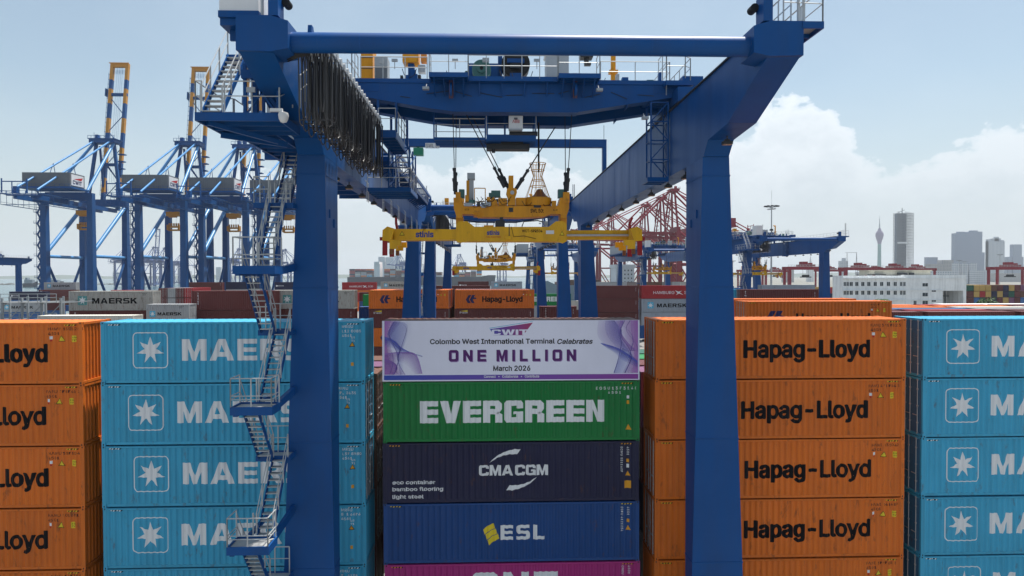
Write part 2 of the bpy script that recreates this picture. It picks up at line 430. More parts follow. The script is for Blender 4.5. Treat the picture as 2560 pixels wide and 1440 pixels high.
def end_mesh(L, H):                     # closed end facing +x
    def f():
        m = MB(); n = 8; p = (CW-.3)/n; vs = []; pr = []
        for i in range(n):
            y = -CW/2+.15+i*p; pr += [(y, 0), (y+.3*p, 0), (y+.5*p, -.045), (y+.8*p, -.045)]
        pr.append((CW/2-.15, 0))
        for y, d in pr: vs += [(L/2-.03+d, y, .17), (L/2-.03+d, y, H-.11)]
        m.add(vs, [(2*i, 2*i+2, 2*i+3, 2*i+1) for i in range(len(pr)-1)])
        return m.mesh('end_panel')
    return cached(('end', L, H), f)
def door_mesh(L, H, s):                 # one leaf on the +x end; s = -1 / +1 half
    def f():
        m = MB(); a, b = (-CW/2+.12, -.012) if s < 0 else (.012, CW/2-.12)
        m.box(L/2-.09, L/2-.05, a, b, .15, H-.12)
        for k in range(5):              # shallow horizontal swages
            z = .42+k*(H-.8)/5
            m.box(L/2-.05, L/2-.035, a+.06, b-.06, z, z+(H-.8)/5-.16)
        for z in (.35, 1.05, 1.85, H-.42): m.box(L/2-.05, L/2-.01, (a-.07) if s < 0 else b-.05, (a+.05) if s < 0 else b+.07, z, z+.10)
        return m.mesh('door')
    return cached(('door', L, H, s), f)
def rod_mesh(L, H, s, k):
    def f():
        m = MB(); y = s*((.20, .78)[k]); x = L/2-.012
        m.tube((x, y, .10), (x, y, H-.07), .022, 6)
        for z in (.10, .62, 1.45, H-.62, H-.16): m.box(L/2-.05, L/2+.006, y-.05, y+.05, z, z+.07)
        m.box(x-.012, x+.02, y-.02, y+.36 if s < 0 else y+.02, 1.0, 1.035) if s < 0 else m.box(x-.012, x+.02, y-.36, y+.02, 1.0, 1.035)
        return m.mesh('lock_rod')
    return cached(('rod', L, H, s, k), f)
def frame_mesh(L, H, cast):
    def f():
        m = MB(); e = L/2
        for sx in (-1, 1):
            for sy in (-1, 1):
                x0, x1 = sorted((sx*e, sx*(e-.17))); y0, y1 = sorted((sy*CW/2, sy*(CW/2-.13)))
                m.box(x0, x1, y0, y1, .118, H-.118)
                if cast: m.box(x0+(-.004 if sx < 0 else 0), x1+(.004 if sx > 0 else 0), y0-.004, y1+.004, 0, .118); m.box(x0, x1, y0-.004, y1+.004, H-.118, H)
            x0, x1 = sorted((sx*e, sx*(e-.12)))
            m.box(x0, x1, -CW/2+.13, CW/2-.13, .02, .15); m.box(x0, x1, -CW/2+.13, CW/2-.13, H-.12, H-.012)
        for sy in (-1, 1):
            y0, y1 = sorted((sy*(CW/2-.040), sy*(CW/2-.11)))
            m.box(-e+.17, e-.17, y0, y1, .042, .172)
            y0, y1 = sorted((sy*(CW/2-.004), sy*(CW/2-.07)))
            m.box(-e+.17, e-.17, y0, y1, H-.102, H-.026)
        m.box(-e+.1, e-.1, -CW/2+.1, CW/2-.1, .05, .14)
        return m.mesh('frame')
    return cached(('frame', L, H, cast), f)
def casting_mesh():
    def f():
        m = MB(); m.box(-.0905, .0905, -.083, .083, 0, .118)
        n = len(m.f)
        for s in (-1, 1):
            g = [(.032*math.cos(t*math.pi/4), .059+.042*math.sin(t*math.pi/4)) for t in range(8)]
            m.add([(a, s*.0855, b) for a, b in g], [tuple(range(8))])  # flat black faces: the dark inside of the casting holes painted on
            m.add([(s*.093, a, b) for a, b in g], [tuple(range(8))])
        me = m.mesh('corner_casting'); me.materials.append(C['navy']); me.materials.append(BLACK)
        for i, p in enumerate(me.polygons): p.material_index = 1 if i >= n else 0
        return me
    return cached('cast', f)
def whole_mesh(L, H):                   # far container: everything in one low mesh
    def f():
        m = MB(); e = L/2
        for sy in (-1, 1):
            pr = side_prof(L); vs = []
            for x, d in pr: vs += [(x, sy*(-YF-d), .16), (x, sy*(-YF-d), H-.09)]
            m.add(vs, [(2*i, 2*i+2, 2*i+3, 2*i+1) for i in range(len(pr)-1)])
        for sx in (-1, 1):
            n = 8; p = (CW-.3)/n; vs = []; pr = []
            for i in range(n):
                y = -CW/2+.15+i*p; pr += [(y, 0), (y+.3*p, 0), (y+.5*p, .045), (y+.8*p, .045)]
            for y, d in pr: vs += [(sx*(e-.03-d), y, .16), (sx*(e-.03-d), y, H-.10)]
            m.add(vs, [(2*i, 2*i+2, 2*i+3, 2*i+1) for i in range(len(pr)-1)])
        m.box(-e+.02, e-.02, -CW/2+.05, CW/2-.05, H-.05, H-.02)
        for sx in (-1, 1):
            for sy in (-1, 1):
                x0, x1 = sorted((sx*e, sx*(e-.17))); y0, y1 = sorted((sy*CW/2, sy*(CW/2-.15)))
                m.box(x0, x1, y0, y1, 0, H)
            x0, x1 = sorted((sx*e, sx*(e-.12)))
            m.box(x0, x1, -CW/2+.15, CW/2-.15, .02, .16); m.box(x0, x1, -CW/2+.15, CW/2-.15, H-.12, H-.01)
        for sy in (-1, 1):
            y0, y1 = sorted((sy*(CW/2-.02), sy*(CW/2-.10)))
            m.box(-e+.17, e-.17, y0, y1, .02, .165); m.box(-e+.17, e-.17, y0, y1, H-.095, H-.012)
        return m.mesh('container')
    return cached(('whole', L, H), f)

def conform(name, g, L, off=.003):
    if isinstance(g, list):
        vs = []; fs = []
        for i, q in enumerate(g):
            me = conform(name, q, L, off+.0012*i); o = len(vs); vs += [tuple(v.co) for v in me.vertices]; fs += [tuple(k+o for k in p.vertices) for p in me.polygons]; bpy.data.meshes.remove(me)
        me = bpy.data.meshes.new(name); me.from_pydata(vs, [], fs); return me
    return conform1(name, g, L, off)
def conform1(name, g, L, off=.003):
    """lettering painted on the corrugated side: cut at every fold and laid on the sheet; g in u (from left end), z"""
    bm = bmesh.new(); vs = [bm.verts.new((a-L/2, 0, b)) for a, b in g[0]]
    for f in g[1]:
        try: bm.faces.new([vs[i] for i in f])
        except ValueError: pass
    bm.normal_update()
    if any(len(f) > 4 for f in g[1]): bmesh.ops.triangulate(bm, faces=bm.faces[:])
    pr = side_prof(L)
    lo = min(v.co.x for v in bm.verts); hi = max(v.co.x for v in bm.verts)
    for x, d in pr:
        if lo < x < hi:
            bmesh.ops.bisect_plane(bm, geom=bm.verts[:]+bm.edges[:]+bm.faces[:], plane_co=(x, 0, 0), plane_no=(1, 0, 0), dist=1e-5)
    for v in bm.verts: v.co.y = YF+interp(pr, v.co.x)-off
    me = bpy.data.meshes.new(name); bm.to_mesh(me); bm.free(); return me

# ---- markings: each a list of (part name, geometry, material, height above the sheet)
def star_geo(cx, cz, ro, ri, n=7):
    return poly_geo([[(cx+(ro if k % 2 == 0 else ri)*math.sin(math.pi*k/n), cz+(ro if k % 2 == 0 else ri)*math.cos(math.pi*k/n)) for k in range(2*n)]])
def rrect(cx, cz, hw, hh, r, seg=4):
    p = []
    for sx, sz, a0 in ((1, 1, 0), (-1, 1, 90), (-1, -1, 180), (1, -1, 270)):
        for k in range(seg+1):
            t = R(a0+90*k/seg); p.append((cx+sx*(hw-r)+r*math.cos(t), cz+sz*(hh-r)+r*math.sin(t)))
    return p
def ring_geo(a, b):
    n = len(a); return list(a)+list(b), [(i, (i+1) % n, n+(i+1) % n, n+i) for i in range(n)]
def tri_geo(cx, cz, s): return poly_geo([[(cx-s*.58, cz-s*.5), (cx+s*.58, cz-s*.5), (cx, cz+s*.5)]])
def rect_geo(x0, x1, z0, z1): return poly_geo([[(x0, z0), (x1, z0), (x1, z1), (x0, z1)]])
def code_geo(lines, x, z, h=.13, gap=1.75): return join(*[place(text_geo(t, h, .012, 1.05, 1.1), x, z-i*h*gap) for i, t in enumerate(lines)])
def vert_geo(txt, x, z, h, step): return join(*[place(g, x-geo_w(g)/2, z-i*step) for i, ch in enumerate(txt) for g in [text_geo(ch, h, .01, 1.0)]])
def rot_geo(txt, x, z, h): return place(text_geo(txt, h, .01, 1., 1.15), x, z, rot=-math.pi/2)
def hazard_geo(x, z, w=.55, h=.055):
    b = []; y = []
    for i in range(8):
        s = x+i*w/8; (b if i % 2 else y).append([(s, z), (s+w/8, z), (s+w/8+.03, z+h), (s+.03, z+h)])
    return poly_geo(b), poly_geo(y)

def hazards(L, H, tone=None):
    o = []
    for x in (.30, L-.86):
        b, y = hazard_geo(x, H-.17); o += [('hazard_mark', b, INK_K, .004), ('hazard_mark', y, tone or INK_Y, .0042)]
    for x in (.95, L-1.0): o.append(('vent_cover', poly_geo([rrect(x, H-.42, .05, .10, .02, 2)]), None, .012))
    return o
def m_star(L, H, code):
    cx, cz = 2.12, 1.545
    o = [('logo_frame', ring_geo(rrect(cx, cz, .82, .84, .22), rrect(cx, cz, .775, .795, .18)), INK_W, .003),
         ('star_logo', star_geo(cx, cz, .64, .27), INK_W, .003),
         ('lettering', word_geo('MAERSK', 1.01, 3.56, 10.55, 1.045), INK_W, .003),
         ('number_lettering', code_geo(code, 10.98, 2.55, .12), INK_W, .003),
         ('number_lettering', code_geo(('U5', 'T1'), 11.42, 2.05, .09), INK_W, .003),
         ('warning_triangle', tri_geo(11.46, 1.78, .24), INK_K, .003), ('warning_triangle', tri_geo(11.46, 1.775, .17), INK_O, .004),
         ('warning_label', rect_geo(11.40, 11.52, .76, .92), INK_O, .003)]
    return o+hazards(L, H, INK_W)
def hl_logo(x, z, s):
    return place(poly_geo([[(0, .42), (.36, 1), (.70, 1), (.40, .47), (.62, 0), (.26, 0)],
                           [(.50, .42), (.78, 1), (1.16, 1), (1.0, .72), (1.36, .62), (1.22, .50), (.96, .50), (.88, .40), (1.10, 0), (.74, 0)]]), x, z, s, s)
def m_hl(L, H, code, tone=INK_BR):
    o = [('arrow_logo', hl_logo(1.75, .85, 1.25), INK_N, .003),
         ('lettering', heavy('Hapag-Lloyd', .82, 4.28, 10.50, 1.05, .032, .016), INK_K, .003),
         ('number_lettering', code_geo(code, 10.52, 2.52, .125), tone, .003),
         ('approval_plate', rect_geo(10.58, 10.70, 2.10, 2.24), INK_W, .003), ('approval_plate', rect_geo(10.60, 10.68, 2.0, 2.08), INK_R, .003),
         ('warning_triangle', tri_geo(11.12, 2.14, .28), INK_K, .003), ('warning_triangle', tri_geo(11.12, 2.135, .22), INK_Y, .004),
         ('height_label', poly_geo([rrect(11.68, 2.12, .10, .15, .03, 2)]), INK_Y, .003),
         ('height_label', join(place(text_geo('2.9m', .065, .01), 11.60, 2.15), place(text_geo("9'6\"", .065, .01), 11.61, 2.03)), INK_K, .005)]
    return o+hazards(L, H)
def ever_geo(h, x0, x1, z0):
    G = dict(E=[[(0, 0), (100, 0), (100, 24), (40, 24), (40, 38), (100, 38), (100, 62), (40, 62), (40, 76), (100, 76), (100, 100), (0, 100)]],
             V=[[(0, 100), (44, 100), (60, 40), (74, 100), (114, 100), (82, 0), (34, 0)]],
             R=[[(0, 0), (39, 0), (39, 100), (0, 100)], [(39, 76), (86, 76), (94, 94), (86, 100), (39, 100)], [(67, 62), (104, 62), (104, 86), (94, 94), (86, 76), (67, 76)],
                [(39, 38), (67, 38), (84, 40), (104, 62), (39, 62)], [(67, 0), (106, 0), (106, 38), (84, 48), (67, 38)]],
             G=[[(0, 12), (12, 0), (39, 24), (39, 76), (12, 100), (0, 88)], [(12, 0), (104, 0), (104, 24), (39, 24)], [(39, 76), (104, 76), (104, 88), (92, 100), (12, 100)],
                [(66, 24), (104, 24), (104, 50), (50, 50), (50, 38), (66, 38)], [(68, 64), (104, 64), (104, 76), (68, 76)]],
             N=[[(0, 0), (36, 0), (36, 58), (62, 0), (100, 0), (100, 100), (64, 100), (64, 42), (38, 100), (0, 100)]])
    Wd = dict(E=100, V=114, R=106, G=104, N=100); x = 0; gs = []
    for ch in 'EVERGREEN': gs.append(place(poly_geo(G[ch]), x, 0)); x += Wd[ch]+11
    g = join(*gs); k = (x1-x0)/(x-11)
    return [(a*k+x0, b/100*h+z0) for a, b in g[0]], g[1]
def m_ever(L, H, code):
    return [('lettering', ever_geo(1.05, 1.72, 10.5, .92), INK_W, .003),
            ('number_lettering', join(place(text_geo('EGSU1373140', .13, .012, 1., 1.55), 10.10, 2.46), place(text_geo('45G1', .12, .012, 1., 1.55), 10.68, 2.26)), INK_W, .003),
            ('approval_plate', rect_geo(11.58, 11.70, 2.02, 2.17), INK_W, .003), ('warning_label', rect_geo(11.58, 11.70, 1.76, 1.93), INK_O, .003),
            ('warning_triangle', tri_geo(11.66, .66, .26), INK_O, .003)]+hazards(L, H, INK_O)
def m_cma(L, H, code):
    sw = [(1222, 1158), (1232, 1147), (1246, 1137), (1264, 1129), (1284, 1124), (1299, 1125), (1290, 1137), (1272, 1137), (1256, 1140), (1240, 1146), (1228, 1154)]
    a = [((x-958.5)/52.2, (1258-y)/52.6) for x, y in sw]; cx, cz = (1281-958.5)/52.2, (1258-1176)/52.6
    b = [(2*cx-x, 2*cz-z) for x, z in a]
    return [('logo_swoosh', poly_geo([a]), INK_W, .003), ('logo_swoosh', poly_geo([b]), INK_W, .003),
            ('lettering', join(word_geo('CMA', .50, 4.54, 6.16, 1.29, 8), word_geo('CGM', .50, 6.26, 7.83, 1.29, 8)), INK_W, .003),
            ('slogan_lettering', join(*[fit(text_geo(t, .165, .022), .44, x1, z) for t, x1, z in (('eco container', 2.47, .93), ('bamboo flooring', 2.84, .61), ('light steel', 1.92, .25))]), INK_W, .003),
            ('number_lettering', join(rot_geo('ECMU 5511407', 11.32, 2.60, .10), rot_geo('45G1', 11.62, 2.60, .10)), INK_W, .003),
            ('warning_label', rect_geo(11.60, 11.72, 1.86, 2.02), INK_O, .003), ('approval_plate', rect_geo(11.60, 11.72, 1.60, 1.78), INK_W, .003),
            ('warning_triangle', tri_geo(11.66, 1.33, .22), INK_O, .003), ('caution_label', rect_geo(11.50, 11.82, .62, .98), INK_O, .003)]+hazards(L, H, INK_O)
def m_esl(L, H, code):
    bars = [[(0, .42), (.16, .30), (.62, .62), (.66, .95), (.50, .80), (.08, .86)]]
    lg = []
    for k in range(3): lg.append([(.02+.12*k, .62-.27*k), (.30+.12*k, .82-.27*k), (.60+.12*k, .93-.27*k), (.68+.12*k, .60-.27*k+.08), (.36+.12*k, .55-.27*k), (.10+.12*k, .36-.27*k)])
    return [('wave_logo', place(poly_geo(lg), 4.70, 1.02, .85, .95), INK_Y, .003),
            ('lettering', word_geo('ESL', .70, 5.54, 7.64, 1.10, 26), INK_W, .003),
            ('number_lettering', join(rot_geo('ESDU 4121234', 11.32, 2.60, .10), rot_geo('45G1', 11.62, 2.60, .10)), INK_W, .003),
            ('warning_label', rect_geo(11.60, 11.72, 1.86, 2.02), INK_O, .003), ('warning_triangle', tri_geo(11.66, 1.60, .22), INK_O, .003)]+hazards(L, H)
def m_one(L, H, code):
    return [('lettering', word_geo('ONE', 1.30, 4.14, 8.24, 1.14, 20), INK_W, .003),
            ('number_lettering', join(rot_geo('ONEU 1870556', 11.32, 2.66, .10), rot_geo('45G1', 11.62, 2.66, .10)), INK_W, .003)]+hazards(L, H, INK_O)
def m_greystar(L, H, code, panel=INK_T, col=INK_K):
    if L > 7:
        cx, cz, s = 1.95, H*.52, 1.
        o = [('star_panel', poly_geo([rrect(cx, cz, .66, .68, .1)]), panel, .003), ('star_logo', star_geo(cx, cz, .62, .26), INK_W, .006),
             ('lettering', word_geo('MAERSK', .82, 3.35, 9.9, H*.5-.40), col, .003), ('number_lettering', code_geo(code, 10.6, H-.42, .12), col, .003)]
    else:
        cx, cz = .85, H*.46
        o = [('star_panel', poly_geo([rrect(cx, cz, .40, .42, .08)]), panel, .003), ('star_logo', star_geo(cx, cz, .38, .16), INK_W, .006),
             ('lettering', word_geo('MAERSK', .45, 1.55, 4.95, H*.46-.22), col, .003), ('number_lettering', code_geo(code, 4.6, H-.40, .11), col, .003)]
    return o
def m_hs(L, H, code):
    g = [(7.3, 1.85), (8.1, 1.55), (8.9, 1.75), (8.35, 1.40), (9.2, .85), (8.2, 1.15), (7.55, .80), (7.9, 1.25)]
    return [('lettering', join(fit(text_geo('HAMBURG', .62, .004, 1.), 2.6, 7.2, 1.05), fit(text_geo('SÜD', .62, .004, 1.), 9.35, 11.1, 1.05)), INK_W, .003), ('flag_logo', poly_geo([g]), INK_W, .003)]
def m_tri(L, H, code): return [('lettering', vert_geo('TRITON', .95, H-.55, .24, .30), INK_W, .003), ('number_lettering', code_geo(('', ''), L-1.6, H-.4, .1), INK_W, .003) if 0 else ('number_lettering', rot_geo('TCNU 488', L-.6, H-.4, .10), INK_W, .003)]
def m_tex(L, H, code): return [('lettering', vert_geo('tex', .85, H-.62, .42, .55), INK_W, .003), ('number_lettering', rot_geo('TEMU 773', L-.6, H-.4, .10), INK_W, .003)]
def m_cai(L, H, code): return [('lettering', place(text_geo('CAI', .28, .03, 1.2), .5, H-.62), INK_W, .003), ('number_lettering', rot_geo('CAIU 902', L-.6, H-.4, .10), INK_W, .003)]
def m_beacon(L, H, code): return [('lettering', place(text_geo('Beacon', .26, .01), .75, H-.72), INK_W, .003), ('logo_wedge', poly_geo([[(.85, H-.38), (1.95, H-.50), (1.95, H-.22)]]), INK_Y, .003), ('number_lettering', rot_geo('BEAU 611', L-.6, H-.5, .10), INK_W, .003)]
def m_flag(L, H, code): return [('lettering', place(text_geo('SEAFONE', .3, .02, 1.1), 1.4, H*.45), INK_W, .003), ('fish_logo', poly_geo([[(.5, H*.5), (.75, H*.62), (1.1, H*.55), (1.3, H*.6), (1.25, H*.44), (1.0, H*.42), (.7, H*.38)]]), INK_W, .003)]
def m_plain(L, H, code): return [('number_lettering', rot_geo('FCIU 4470', L-.6, H-.4, .10), INK_W, .003)]
MARK = dict(star=m_star, hl=m_hl, ever=m_ever, cma=m_cma, esl=m_esl, one=m_one, gstar=m_greystar, hs=m_hs, tri=m_tri, tex=m_tex, cai=m_cai, beacon=m_beacon, fish=m_flag, plain=m_plain,
            gteal=lambda L, H, c: m_greystar(L, H, c, INK_G))

def markings(root, key, code, L, H, body):
    q = random.Random(str(code)); sx_, sz_ = (q.uniform(-.14, .14), q.uniform(-.05, .05)) if key in ('star', 'hl') else (0, 0)
    def sh_(n, g):                          # every owner paints a little differently
        if isinstance(g, list): return [sh_(n, q) for q in g]
        return g if n in ('hazard_mark', 'vent_cover') else ([(a+sx_, b+sz_) for a, b in g[0]], g[1])
    parts = cached(('mk', key, code, L, H), lambda: [(n, conform(n, sh_(n, g), L, off), mt) for n, g, mt, off in MARK[key](L, H, code)])
    for n, me, mt in parts: link(n, me, mt or body, root)

def container(x0, yf, tier, col, mark, label, group=None, L=L40, H=H9, z=None, detail=1, left='end', right='end', code=('', ''), cat='container', doorcol=None, name='shipping_container', roofcol=None):
    """x0 left end, yf front face, tier counted from the ground (0 = lowest)"""
    loc = (x0+L/2, yf+CW/2, tier*H9 if z is None else z); body = C[col]
    if detail == 0:
        o = link(name, whole_mesh(L, H), body, None, loc); tag(o, label, cat, group); 
        return o
    t = thing(name, label, cat, loc, group)
    link('side_panel', side_mesh(L, H), body, t)
    o = link('side_panel', side_mesh(L, H), body, t); o.rotation_euler.z = math.pi
    link('roof_panel', roof_mesh(L, H), C[roofcol] if roofcol else body, t)
    for side, kind in ((0, right), (math.pi, left)):
        if kind == 'end': o = link('end_panel', end_mesh(L, H), body, t); o.rotation_euler.z = side
        else:
            dm = C[doorcol] if doorcol else body
            for s in (-1, 1):
                d = link('door', door_mesh(L, H, s), dm, t); d.rotation_euler.z = side
                for k in (0, 1): link('lock_rod', rod_mesh(L, H, s, k), GALV, d)
    link('frame', frame_mesh(L, H, detail < 2), body, t)
    if detail >= 2:
        for sx in (-1, 1):
            for sy in (-1, 1):
                for zz in (0, H-.118):
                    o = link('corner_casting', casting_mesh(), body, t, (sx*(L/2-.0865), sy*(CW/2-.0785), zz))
    if mark: markings(t, mark, code, L, H, body)
    return t

# ------------------------------------------------------------------ ground and water
m = MB(); m.pxy([(-900, -250), (3000, -250), (3000, 373), (-900, 373)], -6, 0)
g = m.build('yard_pavement', paint('yard_concrete', (.20, .195, .185), .85, .4, streak=.3)); tag(g, kind='structure')
m = MB(); m.pxy([(-11500, 374), (11500, 374), (11500, 11500), (-11500, 11500)], -5.8, -2.5)
def water_mat():
    m_ = bpy.data.materials.new('harbour_water'); m_.use_nodes = True; t = m_.node_tree; b = t.nodes['Principled BSDF']
    b.inputs['Base Color'].default_value = (.035, .085, .10, 1); b.inputs['Roughness'].default_value = .18; b.inputs['IOR'].default_value = 1.33
    co = t.nodes.new('ShaderNodeTexCoord'); n = noise(t, co.outputs['Object'], .25, 5, .6)
    bp = t.nodes.new('ShaderNodeBump'); bp.inputs['Strength'].default_value = .6; bp.inputs['Distance'].default_value = .5
    t.links.new(n, bp.inputs['Height']); t.links.new(bp.outputs[0], b.inputs['Normal']); return m_
tag(m.build('harbour_water', water_mat()), kind='structure')

# ------------------------------------------------------------------ front row of five stacks
Y0 = 32.318
TW = ['top', 'second from the top', 'third from the top', 'fourth from the top', 'fifth from the top', 'bottom']
def jit(): return random.uniform(-.03, .03)
cn_o = ['HAMU 150626 8|4501', 'FANU 278746 2|45G1', 'HAMU 317104 3|4501', 'HAMU 401671 9|45G1', 'FANU 197356 5|45G1', 'HAMU 221840 1|45G1']
cn_b = ['MRSU|812 0085|4561', 'MRSU|871 2435|4561', 'MRSU|837 8980|4561', 'MRSU|861 6674|4561', 'MRSU|872 4398|4561', 'MRSU|845 1120|4561']
cn_p = ['FANI 301782 3|45G1', 'HAMI 411784 5|45G1', 'HAMI 435042 3|45G1', 'HAMI 441489 5|45G1', 'FANI 372768 5|45G1', 'HAMI 402291 0|45G1']
cn_r = ['MRSU|908 2841|4561', 'MRSU|887 4503|4561', 'MRSU|880 3318|4561', 'MRSU|891 7742|4561', 'MRSU|868 9015|4561', 'MRSU|874 2206|4561']
def code(s): return tuple(s.split('|'))
for i in range(6):
    t = 5-i; w = TW[i]
    container(-18.85-L40+jit()*.6, Y0+jit(), t, 'orange', 'hl', f'orange container, {w} of the stack left of the sky blue ones', 'orange containers left of the sky blue stack', detail=2, code=code(cn_o[i]), left='door')
    container(-18.022+jit()*.6, Y0+jit(), t, 'sky', 'star', f'sky blue container, {w} of the stack behind the stairs', 'sky blue containers behind the crane stairs', detail=2, code=code(cn_b[i]), right='end' if i in (0, 3, 4) else 'door', left='door' if i in (0, 3, 4) else 'end', doorcol='skydoor')
    container(7.977+(0, -.04, -.02, -.03, -.06, 0)[i], Y0+jit(), t, 'orange', 'hl', f'orange container, {w} of the stack right of the banner', 'orange containers right of the banner', detail=2, code=code(cn_p[i]), left='end' if i in (1, 4) else 'door')
    container(21.033+(0, -.02, -.03, -.04, -.05, 0)[i], Y0+jit(), t, 'sky', 'star', f'sky blue container with dark doors, {w} of its stack', 'sky blue containers right of the orange stack', detail=2, code=code(cn_r[i]), left='door', doorcol='skydoor')
XB = -5.014
container(XB+.02, Y0+.01, 4, 'green', 'ever', 'green container with broad white lettering right under the celebration banner', detail=2)
container(XB-.01, Y0, 3, 'navy', 'cma', 'navy container with white swoosh logo between the green and the royal blue one', detail=2)
container(XB+.01, Y0+.01, 2, 'royal', 'esl', 'royal blue container with yellow wave logo under the navy one', detail=2)
container(XB+.05, Y0, 1, 'magenta', 'one', 'magenta container under the royal blue one with the yellow wave logo', detail=2)
container(XB, Y0, 0, 'maroon', None, 'maroon container at the very bottom of the stack with the banner', detail=2)
bn = container(XB, Y0, 5, 'maroon', None, 'maroon container wearing the banner, on top of the green one', detail=2, roofcol='brown')

# the banner stretched over its front
bt = thing('celebration_banner', 'white and purple vinyl banner announcing one million, stretched over the top middle container', 'banner', (XB+L40/2, Y0-.02, 5*H9))
m = MB(); m.box(XB-.005, XB+L40+.005, Y0-.034, Y0-.018, 5*H9+.03, 6*H9-.005); m.build('sheet', WBANNER, bt)
def bgeo(pl): return poly_geo([[P(x, y, Y0-.036) for x, y in p] for p in pl])
def bp(name, pl, mat, k=1): return put(name, bgeo(pl), mat, bt, Y0-.034-.003*k)
def grad(name, c0, c1, x0, x1, alpha=1.):
    m_ = bpy.data.materials.new(name); m_.use_nodes = True; t = m_.node_tree; b = t.nodes['Principled BSDF']; b.inputs['Roughness'].default_value = .4
    co = t.nodes.new('ShaderNodeTexCoord'); sp = t.nodes.new('ShaderNodeSeparateXYZ'); t.links.new(co.outputs['Object'], sp.inputs[0])
    mr = t.nodes.new('ShaderNodeMapRange'); mr.inputs[1].default_value = x0; mr.inputs[2].default_value = x1; t.links.new(sp.outputs[0], mr.inputs[0])
    t.links.new(mixc(t, mr.outputs[0], c0, c1), b.inputs['Base Color']); b.inputs['Alpha'].default_value = alpha; return m_
bp('footer_strip', [[(960, 938.5), (1595.5, 934.5), (1595.5, 947), (960, 950.5)]], grad('banner_footer_print', (.012, .06, .42), (.24, .03, .30), -6, 6))
bp('logo_wedge', [[(1225, 823), (1332, 806.5), (1308, 838), (1234, 838), (1229, 830)]], grad('banner_logo_print', (.01, .05, .40), (.36, .02, .09), -1.1, 1.1))
bp('logo_line', [[(1223.5, 820), (1333, 802.6), (1333, 803.6), (1223.5, 821.4)]], INK_T)
def btext(name, txt, x0, x1, yb, cap, mat, bold=.02, shear=0, k=2, space=1.):
    X0, Z = P(x0, yb, Y0-.04); X1, _ = P(x1, yb, Y0-.04)
    put(name, fit(text_geo(txt, cap/52.2, bold, 1, space, shear), X0, X1, Z), mat, bt, Y0-.034-.003*k)
def bword(name, txt, x0, x1, yb, cap, mat, k=2, gap=16):
    X0, Z = P(x0, yb, Y0-.04); X1, _ = P(x1, yb, Y0-.04)
    put(name, word_geo(txt, cap/52.2, X0, X1, Z, gap), mat, bt, Y0-.034-.003*k)
btext('headline', 'Colombo West International Terminal', 1075, 1387, 860, 11.5, INK_K, .022)
btext('headline', 'Celebrates', 1393, 1482, 859.5, 11.5, INK_K, .022, .22)
bword('logo_lettering', 'CWIT', 1229, 1320, 837.6, 13.5, WBANNER, 2, 10)
PURP = paint('banner_purple_ink', (.085, .012, .13), .45, .03, rnd=0); LPURP = paint('banner_pale_purple_ink', (.36, .24, .50), .45, .03, rnd=0)
bword('million_shadow', 'ONE MILLION', 1123.5, 1441.5, 905.8, 28.5, LPURP, 1, 52)
bword('million_lettering', 'ONE MILLION', 1122, 1440, 904, 28.5, PURP, 2, 52)
btext('date_lettering', 'March 2026', 1233, 1326, 927, 12, INK_K, .022)
btext('footer_lettering', 'Connect   •   Collaborate   •   Contribute', 1210, 1348, 944.3, 6, INK_W, .015)
def tint(n, c, a):
    m_ = bpy.data.materials.new(n); m_.use_nodes = True; b = m_.node_tree.nodes['Principled BSDF']
    b.inputs['Base Color'].default_value = (*c, 1); b.inputs['Roughness'].default_value = .4
    t = m_.node_tree; at = t.nodes.new('ShaderNodeAttribute'); at.attribute_name = 'fade'; t.links.new(mth(t, 'MULTIPLY', at.outputs['Fac'], a), b.inputs['Alpha']); return m_
T1 = tint('banner_wash_violet', (.30, .13, .52), .62); T2 = tint('banner_wash_blue', (.12, .16, .60), .40); T5 = tint('banner_wash_indigo', (.07, .10, .55), .75); T3 = tint('banner_line_indigo', (.05, .03, .35), .75); T4 = tint('banner_wash_magenta', (.40, .10, .50), .75)
def catmull(p, n=7):
    o = []
    q = [p[0]]+list(p)+[p[-1]]
    for i in range(1, len(q)-2):
        for k in range(n):
            t = k/n; a, b, c_, d = q[i-1], q[i], q[i+1], q[i+2]
            o.append(tuple(.5*(2*b[j]+(c_[j]-a[j])*t+(2*a[j]-5*b[j]+4*c_[j]-d[j])*t*t+(3*b[j]-a[j]-3*c_[j]+d[j])*t**3) for j in (0, 1)))
    return o+[p[-1]]
def band(name, A, B, mat, k, f0=1., f1=.12):            # ribbon between two smooth edges
    a, b = catmull(A), catmull(B); vs = [P(x, y, Y0-.036) for x, y in a+b]; n = len(a)
    o = put(name, (vs, [(i, i+1, n+i+1, n+i) for i in range(n-1)]), mat, bt, Y0-.034-.0015*k)
    at = o.data.attributes.new('fade', 'FLOAT', 'POINT')
    for i in range(2*n): at.data[i].value = f0 if i < n else f1
def stroke(name, A, w, mat, k): band(name, [(x-w/2, y-w*.3) for x, y in A], [(x+w/2, y+w*.3) for x, y in A], mat, k, 1, .5)
band('wave_print', [(961, 802.5), (961, 850), (961, 900), (961, 937)], [(1003, 802.5), (976, 850), (990, 900), (1016, 937)], T4, 1)
band('wave_print', [(986, 803), (973, 832), (976, 850), (1002, 880)], [(1004, 804), (1019, 815), (1014, 850), (1004, 880)], T2, 2, .9, .3)
band('wave_print', [(961, 842), (985, 851), (1003, 868), (1030, 882), (1056, 890)], [(961, 866), (985, 872), (1005, 884), (1030, 886), (1056, 893)], T5, 3)
band('wave_print', [(962, 884), (1000, 880), (1040, 886), (1056, 934)], [(962, 912), (990, 905), (1015, 912), (1036, 936)], T1, 4, .9, .05)
band('wave_print', [(985, 805), (968, 840), (990, 880), (1000, 937)], [(1032, 806), (1033, 830), (1012, 870), (1010, 937)], T2, 8, .7, 0)
